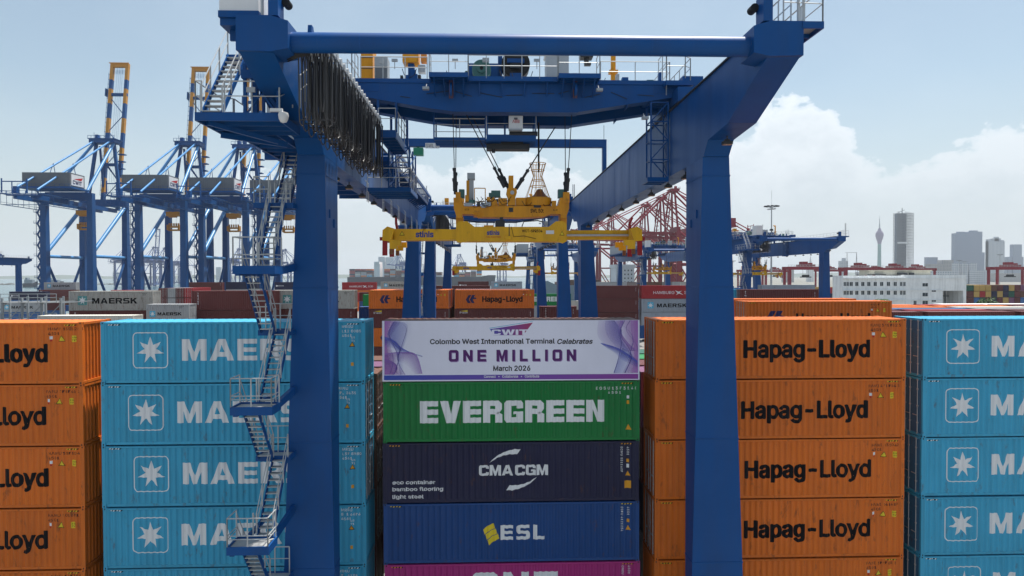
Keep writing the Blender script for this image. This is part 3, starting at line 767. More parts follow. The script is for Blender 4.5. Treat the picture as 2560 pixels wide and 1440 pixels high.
band('wave_print', [(961, 898), (984, 905), (994, 920), (985, 937)], [(961, 930), (966, 930), (970, 934), (972, 937)], T1, 9, 1, .1)
for q, w in (([(984, 805), (972, 835), (985, 865), (997, 895), (990, 925), (998, 937)], 2.2), ([(961, 842), (985, 850), (1000, 870), (994, 900), (1012, 937)], 2.0), ([(961, 898), (982, 905), (992, 920), (984, 937)], 1.6), ([(961, 868), (978, 880), (983, 905), (974, 937)], 1.2), ([(998, 804), (1016, 822), (1006, 860), (996, 890)], 1.2)): stroke('wave_line', q, w, T3, 10)
band('wave_print', [(1595, 800.5), (1595, 840), (1595, 890), (1595, 932)], [(1549, 800.5), (1556, 840), (1572, 890), (1556, 933)], T4, 1)
band('wave_print', [(1560, 801), (1553, 830), (1575, 862), (1594, 876)], [(1496, 801.5), (1494, 838), (1520, 868), (1560, 880)], T1, 2, .9, .15)
band('wave_print', [(1536, 801), (1552, 826), (1554, 850), (1590, 900)], [(1512, 801), (1516, 835), (1535, 862), (1570, 895)], T2, 3, .9, .2)
band('wave_print', [(1500, 857), (1535, 866), (1560, 878), (1594, 902)], [(1520, 872), (1540, 885), (1556, 900), (1594, 920)], T5, 4)
band('wave_print', [(1556, 870), (1546, 900), (1534, 933)], [(1578, 880), (1578, 905), (1572, 932)], T2, 8, .9, .1)
for q, w in (([(1534, 801), (1552, 820), (1555, 845), (1572, 870), (1578, 895), (1562, 932)], 2.2), ([(1562, 801), (1550, 830), (1553, 860), (1545, 900), (1535, 932)], 1.8), ([(1545, 805), (1570, 825), (1583, 850), (1575, 890), (1594, 905)], 1.6), ([(1504, 857), (1535, 868), (1565, 882), (1594, 902)], 1.8), ([(1575, 801), (1566, 825), (1590, 860), (1594, 880)], 1.2)): stroke('wave_line', q, w, T3, 10)
# ------------------------------------------------------------------ cantilever yard crane (the near one, then copies)
XLi, XLo, XRi, XRo = -6.6, -7.65, 8.8, 9.85
ZT, ZB = 27.40, 24.30
YE0, YN0, YN1, YF0, YF1, YE1 = 21.3, 27.8, 30.2, 65.0, 67.4, 73.9
CRX, CRY = 1.1, 47.6
cr = thing('yard_gantry_crane', 'tall blue gantry crane with stairs on its leg, straddling the stacks with the banner', 'gantry crane', (CRX, CRY, 0), 'blue yard gantry cranes')

def rail_geo(m, pts, h=1.1, r=.024, mids=(.55,), post=1.2, kick=False):
    """tubular guard rail along a polyline"""
    pts = [Vector(p) for p in pts]; up = Vector((0, 0, h))
    for a, b in zip(pts, pts[1:]):
        m.tube(a+up, b+up, r, 6)
        for k in mids: m.tube(a+up*k, b+up*k, r*.8, 5)
        n = max(1, round((b-a).length/post))
        for i in range(n+1):
            q = a+(b-a)*i/n; m.tube(q, q+up, r*1.05, 6)
    return m
def railing(parent, pts, **k): return rail_geo(MB(), pts, **k).build('guard_rail', GALV, parent)
TREAD = {}
def flight(parent, x0, x1, ya, za, yb, zb, n, rails=True):
    """straight flight between (ya, za) low end and (yb, zb) high end, treads x0..x1"""
    m = MB()
    for x in (x0, x1): m.beam((x, ya, za), (x, yb, zb), .03, .20)
    st = m.build('stair_flight', BLUE, parent)
    key = round(x1-x0, 2)
    if key not in TREAD:
        t = MB(); w = (x1-x0)/2-.02
        t.box(-w, w, -.12, .12, -.02, .015); TREAD[key] = t.mesh('tread')
    for i in range(n):
        f = (i+.5)/n
        o = link('tread', TREAD[key], GRATE, st)
        og = ORG[parent.name]; o.location = ((x0+x1)/2-og[0], ya+(yb-ya)*f-og[1], za+(zb-za)*f-og[2])
    if rails:
        for x in (x0-.03, x1+.03):
            m = MB(); d = Vector((0, yb-ya, zb-za)); L = d.length
            for h in (.95, .5): m.tube((x, ya, za+h), (x, yb, zb+h), .020, 6)
            for i in range(4):
                f = i/3; q = Vector((x, ya+(yb-ya)*f, za+(zb-za)*f)); m.beam(q, q+Vector((0, 0, .95)), .05, .03)
            m.build('handrail', GALV, st)
    return st
def deck(parent, x0, x1, y0, y1, z, mat=BLUE, t=.16):
    m = MB(); m.box(x0, x1, y0, y0+.06, z-t, z+.06); m.box(x0, x1, y1-.06, y1, z-t, z+.06); m.box(x0, x0+.06, y0+.06, y1-.06, z-t, z+.06); m.box(x1-.06, x1, y0+.06, y1-.06, z-t, z+.06)
    n = max(1, int((y1-y0)/.9))
    for i in range(1, n+1):
        y = y0+(y1-y0)*i/(n+1); m.box(x0+.06, x1-.06, y-.03, y+.03, z-t, z-.03)
    d = m.build('platform', mat, parent)
    g = MB(); g.box(x0+.06, x1-.06, y0+.06, y1-.06, z-.028, z); g.build('floor_plate', GRATE, d)
    return d

# legs: deep and narrow at the top, wide and thin at the foot
for (xi, xo, xob) in ((XLi-.004, XLo+.004, -9.05), (XRi+.004, XRo-.004, 11.35)):
    for near in (1, 0):
        yb, yt, yf = (YN1, YN0, 29.55) if near else (YF0, YF1, 65.65)
        m = MB(); m.hexa([(xob, yf, 1.6), (xi, yf, 1.6), (xi, yb, 1.6), (xob, yb, 1.6), (xo, yt, 25.2), (xi, yt, 25.2), (xi, yb, 25.2), (xo, yb, 25.2)])
        leg = m.build('leg', BLUE, cr)
        s = -1 if xi < 0 else 1
        m = MB()
        def at(z): f = (z-1.6)/23.6; return xob+(xo-xob)*f, yf+(yt-yf)*f
        for z in (23.6, 19.0, 12.5, 7.0):                      # erection seams and lifting lugs
            a, b = at(z); y0, y1 = sorted((b+(-.018 if near else .018), yb+(.018 if near else -.018))); x0, x1 = sorted((a+s*.018, xi-s*.018))
            m.box(x0, x1, y0, y1, z-.03, z+.03)
        m.build('weld_seam', BLUE, leg)
        m = MB()
        for k in (0, 1):
            a, b = at(22.2-.0*k); yy = b+(yb-b)*(.3+.35*k); m.box(*sorted((xi, xi-s*.05)), yy-.05, yy+.05, 21.9-k*.35, 22.25-k*.35)
        m.build('lifting_lug', BLUE, leg)
# girders with cantilevers
prof_g = [(YE0, ZT), (YE0, 26.41), (24.9, 25.08), (27.2, 24.92), (27.75, 24.36), (YN1, ZB), (YF0, ZB), (67.45, 24.36), (68.0, 24.92), (70.3, 25.08), (YE1, 26.41), (YE1, ZT)]
GI = []
for a, b in ((XLo, XLi), (XRi, XRo)):
    m = MB(); m.pyz(prof_g, a, b); g = m.build('girder', BLUE, cr); GI.append(g)
    m = MB()
    for y in (33.5, 38, 42.5, 47.5, 52.5, 57.5, 62): m.box(a-.006, b+.006, y-.012, y+.012, ZB-.004, ZT-.2)
    m.build('weld_seam', BLUE, g)
    m = MB(); m.box(a-.08, b+.08, YE0+.05, YE1-.05, ZT, ZT+.05); c = (a+b)/2; m.box(c-.06, c+.06, YE0+.9, YE1-.9, ZT+.05, ZT+.17); m.build('trolley_rail', DARK, g)
# cross ties at both cantilever ends
for ye, s in ((YE0, 1), (YE1, -1)):
    yc = ye+.45*s; m = MB(); m.tube((-6.2, yc, 26.80), (8.45, yc, 26.80), .315, 28); tb = m.build('cross_tie_tube', BLUE, cr)
    m = MB()
    for i in range(11): x = -5.3+i*1.31; m.tube((x-.012, yc, 26.80), (x+.012, yc, 26.80), .3175, 28)
    m.build('weld_seam', BLUE, tb)['kind'] = 'stuff'
    m = MB(); m.pyz([(yc-.15, 27.08), (yc+.25, 27.08), (yc+.1, 27.32), (yc-.1, 27.32)], -5.62, -5.50); m.build('lifting_lug', BLUE, tb)
    for sd, xi, xo in ((-1, XLi, XLo), (1, XRi, XRo)):
        m = MB(); y0, y1 = sorted((ye-.06*s, ye+1.1*s))
        pl = [(xo+sd*.05, 26.39), (xo+sd*.05, ZT+.06), (xi+sd*.05, ZT+.06), (xi-sd*.48, ZT-.10), (xi-sd*.48, 26.46), (xi+sd*.05, 26.36)]
        m.pxz(pl, y0, y1); m.build('end_box', BLUE, cr)
        m = MB(); c = xi+sd*.12
        m.box(min(c-sd*.30, c), max(c-sd*.30, c), ye+.25*s-.3, ye+.25*s+.3, ZT+.06, ZT+.92); m.box(c-.12, c+.12, ye+.6*s-.2, ye+.6*s+.2, ZT+.06, ZT+.6)
        es = m.build('end_stop', BLUE, cr)
        m = MB(); m.disc((c-sd*.42, ye+.5*s, ZT+.62), .13, 14, (0, 1, 0), .35); m.disc((c-sd*.36, ye+.5*s, ZT+.62), .09, 10, (1, 0, 0), .3); m.build('rubber_buffer', BLACK, es)
# maintenance portal across the girders
yp = 54.; m = MB(); m.box(-6.3, 9.32, yp-.25, yp+.25, 29.62, 30.24); m.box(9.02, 9.32, yp-.25, yp+.25, ZT, 29.62); m.box(-7.3, -7.0, yp-.25, yp+.25, ZT, 29.62); m.box(-7.3, -6.3, yp-.25, yp+.25, 29.62, 30.24)
mp = m.build('maintenance_portal', BLUE, cr)
xa, za = P(1065, 369, yp-.26); xb, _ = P(1097, 369, yp-.26)
m = MB(); m.box(xa-.05, xb+.05, yp-.265, yp-.25, za-.06, za+.36); pl = m.build('load_plate', WHITE, mp)
put('lettering', fit(text_geo('SWL 5t', .28, .0), xa, xb, za+.02), INK_K, mp, yp-.269)
m = MB(); m.box(-5.85, -5.1, yp-.35, yp+.35, 28.95, 29.5); m.tube((-5.5, yp, 29.5), (-5.5, yp, 29.62), .1, 8); m.build('hoist', GREENM, mp)
m = MB(); m.tube((9.15, yp, 30.24), (9.15, yp, 31.4), .02, 5); m.build('aerial', DARK, mp)
# walkway along the inside of the left girder, outriggers and rails; outer walkway on the right girder
m = MB(); m.beam((0, 0, .55), (.85, 0, .55), .06, .10); m.beam((0, 0, 0), (.8, 0, .5), .05, .06); obm = m.mesh('outrigger_bracket')
for i in range(24): link('outrigger_bracket', obm, BLUE, cr, (XLi-CRX, 40.5+i*1.05-CRY, 25.7))
deck(cr, XLi+.02, XLi+.88, 40, 64.8, 26.35); railing(cr, [(XLi+.88, 40, 26.35), (XLi+.88, 64.8, 26.35)], post=1.5)
deck(cr, XRo+.01, XRo+.68, YE0-.1, YE1, ZT-.02); railing(cr, [(XRo-.55, YE0+.05, ZT+.08), (XRo+.66, YE0-.05, ZT), (XRo+.66, YE1, ZT)], post=1.5)
deck(cr, XLo-.75, XLo-.01, 30.6, YE1, ZT-.02); railing(cr, [(XLo-.73, 30.6, ZT), (XLo-.73, YE1, ZT)], post=1.6)
m = MB(); rail_geo(m, [(XRo-.2, YE0+.3, ZT+.1), (XRo-.2, YE0+2.2, ZT+.1)], h=1.1); m.tube((XRo-.05, YE0+.1, ZT+.05), (XRo-.05, YE0+.1, ZT+2.6), .05, 8); m.tube((XRo+.12, YE0+.1, ZT+.05), (XRo+.12, YE0+.1, ZT+2.6), .05, 8)
m.build('guard_rail', GALV, cr)
# rungs under the left girder, floodlights under both
def floodlight(parent, x, y, z, mat=GALV):
    m = MB(); m.box(x-.18, x+.18, y-.14, y+.14, z-.34, z-.22); m.tube((x, y, z), (x, y, z-.24), .03, 6); m.box(x-.10, x+.10, y-.06, y+.06, z-.24, z-.14)
    o = m.build('floodlight', DARK, parent)
    m = MB(); m.box(x-.16, x+.16, y-.12, y+.12, z-.352, z-.341); m.build('lamp_glass', ORG_GLASS, o)
ORG_GLASS = paint('floodlight_glass', (.45, .28, .16), .25, .1)
for y in (31.5, 34.6, 38.2, 42.2, 46.8, 51.8, 57.2, 62.5):
    floodlight(cr, XRi+.35, y, ZB); floodlight(cr, XLi-.55, y+.8, ZB)
for y in (36.2, 41.5, 45.0, 48.6, 52.5, 56.8, 61):
    m = MB(); x = XLi+.10
    for k in (0, 1): m.path([(x, y+k*.5, ZB+.25), (x+.12, y+k*.5, ZB+.1), (x+.12, y+k*.5, ZB-.9)], .018, 5)
    for z in (ZB-.85, ZB-.35, ZB+.1): m.tube((x+.12, y, z), (x+.12, y+.5, z), .015, 5)
    m.build('access_hoop', GALV, cr)
floodlight(cr, XRi+.5, 26.4, 24.92)
# sill beams and wheels at the rails on the ground
for y in (29.9, 65.3):
    m = MB(); m.box(-9.4, 11.7, y-.45, y+.45, .9, 1.7); sb = m.build('sill_beam', BLUE, cr)
    for x in (-8.6, -7.2, -5.8, 8.0, 9.4, 10.8):
        m = MB(); m.disc((x, y, .36), .36, 18, (0, 1, 0), .18); m.build('wheel', DARK, sb)
# electrical house hung outside the left girder
m = MB(); m.box(-12.4, -8.5, 38, 58, 26.3, 26.55)
for i in range(8): m.box(-12.4, XLo, 38.4+i*2.7, 38.6+i*2.7, 25.95, 26.3)
eh = m.build('house_platform', BLUE, cr)
m = MB(); m.box(-12.2, -8.7, 38.2, 57.8, 26.55, 29.3)
for i in range(14): m.box(-12.24, -12.2, 38.4+i*1.4, 38.45+i*1.4, 26.6, 29.2)
m.build('electrical_house', GREYBOX, cr)
# control cabin and box at the left cantilever end
m = MB(); x0, z0 = P(548, 27, 21.45); x1, _ = P(646, 27, 21.45); m.box(x0, x1, 21.45, 23.6, z0, z0+1.9); m.build('control_box', WHITE, cr)
m = MB(); m.box(x0-.02, x1+.02, 21.40, 23.65, z0-.20, z0-.002); m.box(x0+.0, XLo-.01, 21.5, 23.6, z0-.42, z0-.205); m.box(x0+.15, XLo-.01, 21.9, 22.0, z0-.75, z0-.42); m.build('control_box_frame', BLUE, cr)
m = MB(); m.tube((x1+.1, 21.5, ZT+.06), (x1+.1, 21.5, ZT+2.4), .05, 8); m.path([(x1+.15, 21.55, ZT+.9), (x1+.55, 21.55, ZT+.5), (x1+.55, 21.55, ZT+.06)], .02, 5); m.build('guard_rail', GALV, cr)
# support frame under the left cantilever and the upper stair platform
UP = 24.86
deck(cr, -9.72, -6.9, 23.05, 25.4, UP, t=.22); deck(cr, -9.3, -7.75, 25.42, 30.6, UP, t=.2)
m = MB()
for x, y in ((-8.15, 23.3), (-7.05, 23.3), (-8.15, 25.2)): m.box(x-.05, x+.05, y-.05, y+.05, UP, 26.6)
m.beam((-8.15, 23.3, UP), (-7.05, 23.3, 26.4), .05); m.beam((-7.05, 23.3, UP), (-8.15, 23.3, 26.4), .05); m.box(-8.25, -7.0, 23.2, 23.4, 26.1, 26.38)
m.box(-8.05, -7.85, 23.6, 23.8, UP, 26.6); m.beam((-7.9, 23.7, 26.2), (-7.0, 23.7, UP+.1), .12)
m.beam((-9.4, 23.4, UP-.22), (-7.7, 25.4, 24.4), .10, .16); m.beam((-9.7, 25.2, UP-.25), (-7.6, 26.2, 24.45), .12, .2)
m.build('support_frame', BLUE, cr)
railing(cr, [(-8.75, 23.08, UP), (-6.95, 23.08, UP)], post=.8); railing(cr, [(-9.70, 23.08, UP), (-9.5, 23.08, UP), ], post=.8); railing(cr, [(-9.70, 23.08, UP), (-9.70, 25.35, UP), (-9.3, 25.35, UP)])
railing(cr, [(-9.28, 25.4, UP), (-9.28, 30.5, UP)])
m = MB(); rail_geo(m, [(-6.95, 23.1, UP), (-6.6, 24.9, UP+.9)]); rail_geo(m, [(-6.35, 23.4, UP+.3), (-6.1, 25.6, UP+1.6)]); m.build('guard_rail', GALV, cr)
flight(cr, -9.50, -8.86, 23.1, UP, 25.5, 27.55, 12)
deck(cr, -9.6, XLo-.02, 25.5, 27.2, 27.55)
# stair tower down the left leg: two lanes, landings near and far
LZ = [19.80, 14.68, 9.58]; dx = [0, -.13, -.30]
flight(cr, -8.72, -8.15, 28.35, 22.35, 30.3, UP, 11)
deck(cr, -9.35, -7.78, 27.55, 28.35, 22.35); railing(cr, [(-9.33, 28.3, 22.35), (-9.33, 27.58, 22.35), (-8.75, 27.58, 22.35)])
flight(cr, -8.66, -8.10, 26.0, LZ[0], 27.6, 22.35, 12)
for i, (z, d) in enumerate(zip(LZ, dx)):
    deck(cr, -9.24+d, -7.72+d, 24.95, 26.0, z, t=.24)
    m = MB(); xl = -7.95+d
    m.hexa([(xl-.08, 25.4, z-.32), (xl+.08, 25.4, z-.32), (xl+.08, 28.9, z-.05), (xl-.08, 28.9, z-.05), (xl-.08, 25.4, z-.05), (xl+.08, 25.4, z-.05), (xl+.08, 28.9, z+.28), (xl-.08, 28.9, z+.28)])
    m.box(-9.15+d, -8.99+d, 25.0, 29.0, z-.30, z-.165); m.build('landing_bracket', BLUE, cr)
    railing(cr, [(-9.22+d, 25.9, z), (-9.22+d, 24.98, z), (-7.76+d, 24.98, z), (-7.76+d, 25.9, z)], post=.7, mids=(.42, .30))
    flight(cr, -9.22+d, -8.66+d, 27.95, z-2.56, 26.0, z, 11)                     # down, away
    deck(cr, -9.35+d, -7.95+d, 27.95, 28.85, z-2.56); railing(cr, [(-9.3+d, 28.8, z-2.56), (-8.1+d, 28.8, z-2.56)], post=.7)
    if i < 2: flight(cr, -8.64+d, -8.08+d, 26.0, LZ[i+1], 27.95, z-2.56, 12)  # down, towards us
# festoon cables bunched between the near end and the trolley
FX = -5.55
m = MB(); m.box(FX-.06, FX+.06, 21.6, 66, 26.92, 27.10)
for i in range(11): m.beam((XLi, 22.4+i*4.2, 27.15), (FX, 22.4+i*4.2, 27.15), .10, .12)
fr = m.build('festoon_rail', BLUE, cr)
og = ORG[cr.name]
m = MB(); m.box(-.42, .42, -.05, .05, -.12, -.02)
for k in range(5): m.disc((-.34+k*.17, 0, -.20), .10, 8, (1, 0, 0), .11)
m.box(-.09, .09, -.07, .07, -.02, .06)
for k in (-.36, .0, .36): m.disc((k, .06, .10), .11, 10, (1, 0, 0), .10); m.box(k-.07, k+.07, -.16, .16, -.09, .02)
cm = m.mesh('festoon_trolley')
def loops(seed, span, drop):
    rd = random.Random(seed); m = MB()
    for k in range(9):
        x = -.45+k*.112+rd.uniform(-.02, .02); dz = drop*rd.uniform(.80, 1.06); w = span/2*rd.uniform(.70, 1.0); j = rd.uniform(-.05, .05)
        pts = [(x, -w*.6, -.15), (x+j, -w, -.5), (x+j*.5, -w*.98, -dz+.45), (x+j, -w*.65, -dz+.1), (x, 0, -dz), (x-j, w*.65, -dz+.1), (x-j*.5, w*.98, -dz+.45), (x-j, w, -.5), (x, w*.6, -.15)]
        m.path(pts, .021, 4)
    m.box(-.48, .48, -.03, .03, -drop*.93, -drop*.93+.035)
    return m.mesh('cable_loop')
CABLE2 = paint('highlight_festoon_cable', (.05, .05, .053), .42, .1, rnd=.2, spec=.4)  # lighter grey for some loops: the highlights on the cables put into the colour
lm = [loops(s_, .60, 2.62) for s_ in range(4)]
for i in range(20):
    y = 21.95+i*.58
    link('festoon_trolley', cm, GALV, fr, (FX-og[0], y-og[1], 26.92-og[2]))
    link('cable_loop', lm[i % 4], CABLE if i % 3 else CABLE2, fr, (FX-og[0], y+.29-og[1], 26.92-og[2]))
m = MB()
for k in range(6): m.path([(-6.4, 21.9+k*.06, 26.6-k*.05), (-6.0, 21.9, 26.55-k*.03), (-5.7, 22.0, 26.75-k*.05)], .03, 5)
m.build('supply_cable', CABLE, cr)
# dome camera on the upper platform corner
m = MB(); m.box(-7.15, -6.75, 22.7, 22.82, UP+.02, UP+.12); m.tube((-6.8, 22.75, UP+.06), (-6.8, 22.75, UP-.05), .05, 8); m.lathe([(.02, -.33), (.10, -.30), (.15, -.2), (.17, -.08), (.15, 0), (.05, .03)], 14, (-6.72, 22.75, UP-.02)); m.build('dome_camera', WHITE, cr)
m = MB(); m.box(-8.0, -7.72, 22.98, 23.06, UP+.72, UP+.88); m.tube((-7.86, 23.05, UP+.5), (-7.86, 23.05, UP+.75), .03, 6); m.build('floodlight', GREYBOX, cr)

# ------------------------------------------------------------------ trolley on top of the girders
YT = 33.0; YR = 36.6
tr = thing('crane_trolley', 'blue hoist trolley with cabinets, railings and a black cable reel on the crane above the banner', 'trolley', (CRX, 34.8, ZT), 'trolleys on the yard cranes')
def Q(px, py, y=YT): return P(px, py, y)
for y0, y1, nm in ((YT, YT+.7, 'front_beam'), (YR-.7, YR, 'rear_beam')):
    pl = [Q(905, 205), Q(905, 241), Q(1068, 270), Q(1130, 278), Q(1445, 280), Q(1655, 248), Q(1705, 240), Q(1705, 211)]
    m = MB(); m.pxz(pl, y0, y1); b = m.build(nm, BLUE, tr)
    m = MB()
    for px in (990, 1105, 1190, 1250, 1315, 1380, 1460, 1568): x, _ = Q(px, 205); m.box(x-.012, x+.012, y0-.012, y1+.012, 27.62, 28.8)
    z = Q(1250, 279)[1]; m.box(Q(1130, 279)[0], Q(1445, 279)[0], y0-.05, y1+.05, z-.03, z); m.build('stiffener', BLUE, b)
for xa, xb in ((-7.5, -6.75), (8.95, 9.7)):
    m = MB(); m.box(xa, xb, YT-.9, YR+.9, 27.72, 28.4); eb = m.build('end_carriage', BLUE, tr)
    for y in (YT-.4, YR+.4): m = MB(); m.disc(((xa+xb)/2, y, 27.57+.36), .36, 18, (1, 0, 0), .16); m.build('wheel', DARK, eb)
for a, b in ((-6.75, -5.2), (8.0, 8.95)): m = MB(); m.box(a, b, YT-.02, YR, 28.3, 28.70); m.build('carriage_link', BLUE, tr)
DZ = 28.86
deck(tr, -6.9, 9.0, YT-.05, YR+.3, DZ, t=.14)
m = MB()
for a, b, y in ((1072, 1170, 32.0), (1170, 1397, 32.6), (1397, 1502, 32.0)):
    x0 = P(a, 190, y)[0]; x1 = P(b, 190, y)[0]
    d = deck(tr, x0, x1, y, YT-.06, DZ+.04, t=.16)
    for k in range(4): xx = x0+(x1-x0)*(k+.5)/4; m = MB(); m.beam((xx, y+.1, DZ-.1), (xx, YT, DZ-.75), .05, .08); m.build('balcony_bracket', BLUE, tr)
def xat(px, y=YT): return P(px, 190, y)[0]
railing(tr, [(xat(902), YT, DZ), (xat(1068), YT, DZ)], post=1.0)
railing(tr, [(xat(1073, 32.), YT, DZ), (xat(1073, 32.), 32.04, DZ), (xat(1170, 32.), 32.04, DZ), (xat(1170, 32.), 32.62, DZ), (xat(1397, 32.), 32.62, DZ), (xat(1397, 32.), 32.04, DZ), (xat(1500, 32.), 32.04, DZ), (xat(1500, 32.), YT, DZ)], post=.9)
railing(tr, [(xat(1505), YT+.4, DZ), (8.9, YT+.4, DZ), (8.9, YR+.2, DZ), (-6.8, YR+.2, DZ), (-6.8, YT+.4, DZ)], post=1.5)
for xc in (-7.3, 9.4):
    m = MB(); s = -1 if xc < 0 else 1
    rail_geo(m, [(xc-s*.9, YT-.5, 28.1), (xc-s*.9, YT-.5, 28.1+.01)], h=2.2, mids=()); rail_geo(m, [(xc-s*.9, YT-.55, 28.9), (xc, YT-.55, 28.9), (xc+s*.35, YT-.2, 28.9), (xc+s*.35, YR, 28.9)], h=1.05, post=.9); rail_geo(m, [(xc-s*.9, YT-.55, 28.9), (xc-s*.9, YT+1.0, 28.9)], h=1.35, post=.8)
    m.build('guard_rail', GALV, tr); deck(tr, min(xc-s*.95, xc+s*.4), max(xc-s*.95, xc+s*.4), YT-.6, YT-.07, 28.72)
def tbox(name, mat, a, t, b, bt_, y, dep, parent=tr, extra=None):
    x0, z1 = P(a, t, y); x1, z0 = P(b, bt_, y); m = MB(); m.box(x0, x1, y, y+dep, z0, z1)
    if extra: extra(m, x0, x1, z0, z1, y)
    return m.build(name, mat, parent)
o = tbox('yellow_cabinet', YEL, 902, 116, 932, 199, 33.9, 1.1)
m = MB(); x0, z1 = P(902, 116, 33.9); x1, z0 = P(932, 199, 33.9)
for f in (.33, .66): zz = z0+(z1-z0)*f; m.box(x0-.01, x1+.01, 33.885, 33.9, zz-.015, zz+.015)
m.build('panel_joint', DARK, o)
o = tbox('grey_cabinet', GREYBOX, 936, 143, 969, 197, 33.4, .7); tbox('cabinet_door', GREYHOUSE, 938, 165, 967, 195, 33.37, .028, o); tbox('cabinet_display', GALV, 949, 149, 961, 158, 33.37, .028, o)
o = tbox('yellow_cabinet', YEL, 1006, 118, 1046, 155, 33.6, .9); tbox('cabinet_slot', BLACK, 1012, 124, 1014, 131, 33.58, .018, o); tbox('cabinet_post', BLUE, 1020, 157, 1035, 199, 33.8, .5, o)
tbox('orange_box', ORG_BOX, 1052, 135, 1067, 154, 33.5, .4); tbox('grey_box', GREYBOX, 1045, 162, 1063, 180, 33.4, .4)
tbox('grey_box', GREYBOX, 1206, 144, 1223, 153, 32.9, .2)
o = tbox('grey_cabinet', GREYBOX, 1366, 136, 1422, 199, 33.4, 1.0); tbox('cabinet_top', WHITE, 1363, 131, 1424, 136, 33.35, 1.1, o)
tbox('hoist_frame', BLUE, 1172, 158, 1246, 199, 34.2, .5); tbox('hoist_frame', BLUE, 1245, 140, 1256, 199, 34.4, .4); tbox('side_box', BLUE, 1707, 190, 1758, 219, 32.9, 1.2)
cx, cz = P(1204, 177, 33.6); m = MB(); m.tube((cx, 33.3, cz), (cx, 34.6, cz), .46, 24); m.tube((cx, 33.15, cz), (cx, 33.3, cz), .22, 16); mo = m.build('hoist_motor', TEAL, tr)
m = MB(); m.tube((cx, 33.13, cz), (cx, 33.16, cz), .09, 12); m.build('shaft_end', BLACK, mo)
cx, cz = P(1289, 163, 34.0); m = MB(); m.tube((cx, 33.75, cz), (cx, 34.5, cz), .70, 36); rl = m.build('cable_reel', BLACK, tr)
tbox('reel_bracket', BLUE, 1268, 146, 1311, 156, 33.55, .2, rl); tbox('reel_stand', BLUE, 1275, 182, 1304, 199, 33.5, 1.1, rl); tbox('reel_gearbox', DARK, 1276, 157, 1302, 170, 33.6, .15, rl)
for px in (1128, 1437):                                      # rope sheaves below the balconies
    x, z = P(px, 232, 32.9); m = MB(); m.disc((x, 32.75, z+.1), .36, 20, (1, 0, 0), .12); sh = m.build('rope_sheave', BLUE, tr)
    x, z = P(px, 200, 32.7); m = MB()
    for k in range(3): m.tube((x-.08+k*.08, 32.6, z+.3), (x-.08+k*.08, 32.6, z-.9), .018, 5)
    m.build('rope', COPPER, sh)
for px in (1138, 987, 1342): x, z = P(px, 152, 32.6); m = MB(); m.box(x-.14, x+.14, 32.5, 32.62, z-.05, z+.07); m.tube((x, 32.56, z-.05), (x, 32.56, z-.4), .02, 5); m.build('floodlight', GREYBOX, tr)
for px, py in ((1065, 222), (1498, 226), (1612, 296)): x, z = P(px, py, 32.3); m = MB(); m.box(x-.15, x+.15, 32.1, 32.35, z-.06, z+.06); m.tube((x, 32.3, z), (x, 32.6, z+.3), .025, 5); m.build('floodlight', GREYBOX, tr)
x, z = P(1466, 148, 33.2); m = MB(); m.box(x-.3, x+.3, 33.0, 33.6, z+.05, z+.5); m.tube((x, 33.2, z+.05), (x, 33.2, z-.25), .12, 8); m.box(x-.1, x+.2, 33.0, 33.3, z-.32, z-.2); m.build('camera_box', DARK, tr)
x, z = P(1533, 199, 35.0); m = MB(); m.tube((x, 35, z-.2), (x, 35, z+1.9), .13, 12); m.box(x-.22, x+.22, 34.8, 35.2, z+.3, z+.45); m.beam((x, 35, z+1.6), (x-.25, 35.3, z+1.95), .25, .2); jb = m.build('jib_crane', YEL, tr)
rt_ = random.Random(21)
for i in range(26):                                          # small equipment on the deck
    px = rt_.choice([rt_.uniform(980, 1060), rt_.uniform(1075, 1260), rt_.uniform(1320, 1500), rt_.uniform(1510, 1650)]); y = rt_.uniform(33.3, 36.2); x = xat(px, y); w = rt_.uniform(.1, .35); h = rt_.uniform(.2, .75)
    m = MB(); m.box(x-w/2, x+w/2, y-.15, y+.15, DZ+.001, DZ+h); m.box(x-w*.3, x+w*.3, y-.17, y-.15, DZ+h*.4, DZ+h*.8); m.build('equipment_box', rt_.choice([GREYBOX, BLUE, DARK, TEAL, BLUE]), tr)
for i in range(9):
    x0 = xat(rt_.uniform(980, 1600)); x1 = x0+rt_.uniform(.5, 1.6); y = rt_.uniform(32.95, 34); z = DZ+rt_.uniform(.1, .5)
    m = MB(); m.path([(x0, y, z+.3), (x0+.1, y, z), ((x0+x1)/2, y, z-.15), (x1-.1, y, z), (x1, y, z+.3)], .018, 5); m.build('hose', BLACK, tr)
for i in range(10):
    px = 1000+i*66; x = xat(px, 32.95); m = MB(); m.tube((x, YT-.03, 28.1+rt_.uniform(-.1, .3)), (x+rt_.uniform(.4, 1.4), YT-.03, 28.1+rt_.uniform(-.1, .3)), .016, 5); m.build('conduit', DARK, tr)
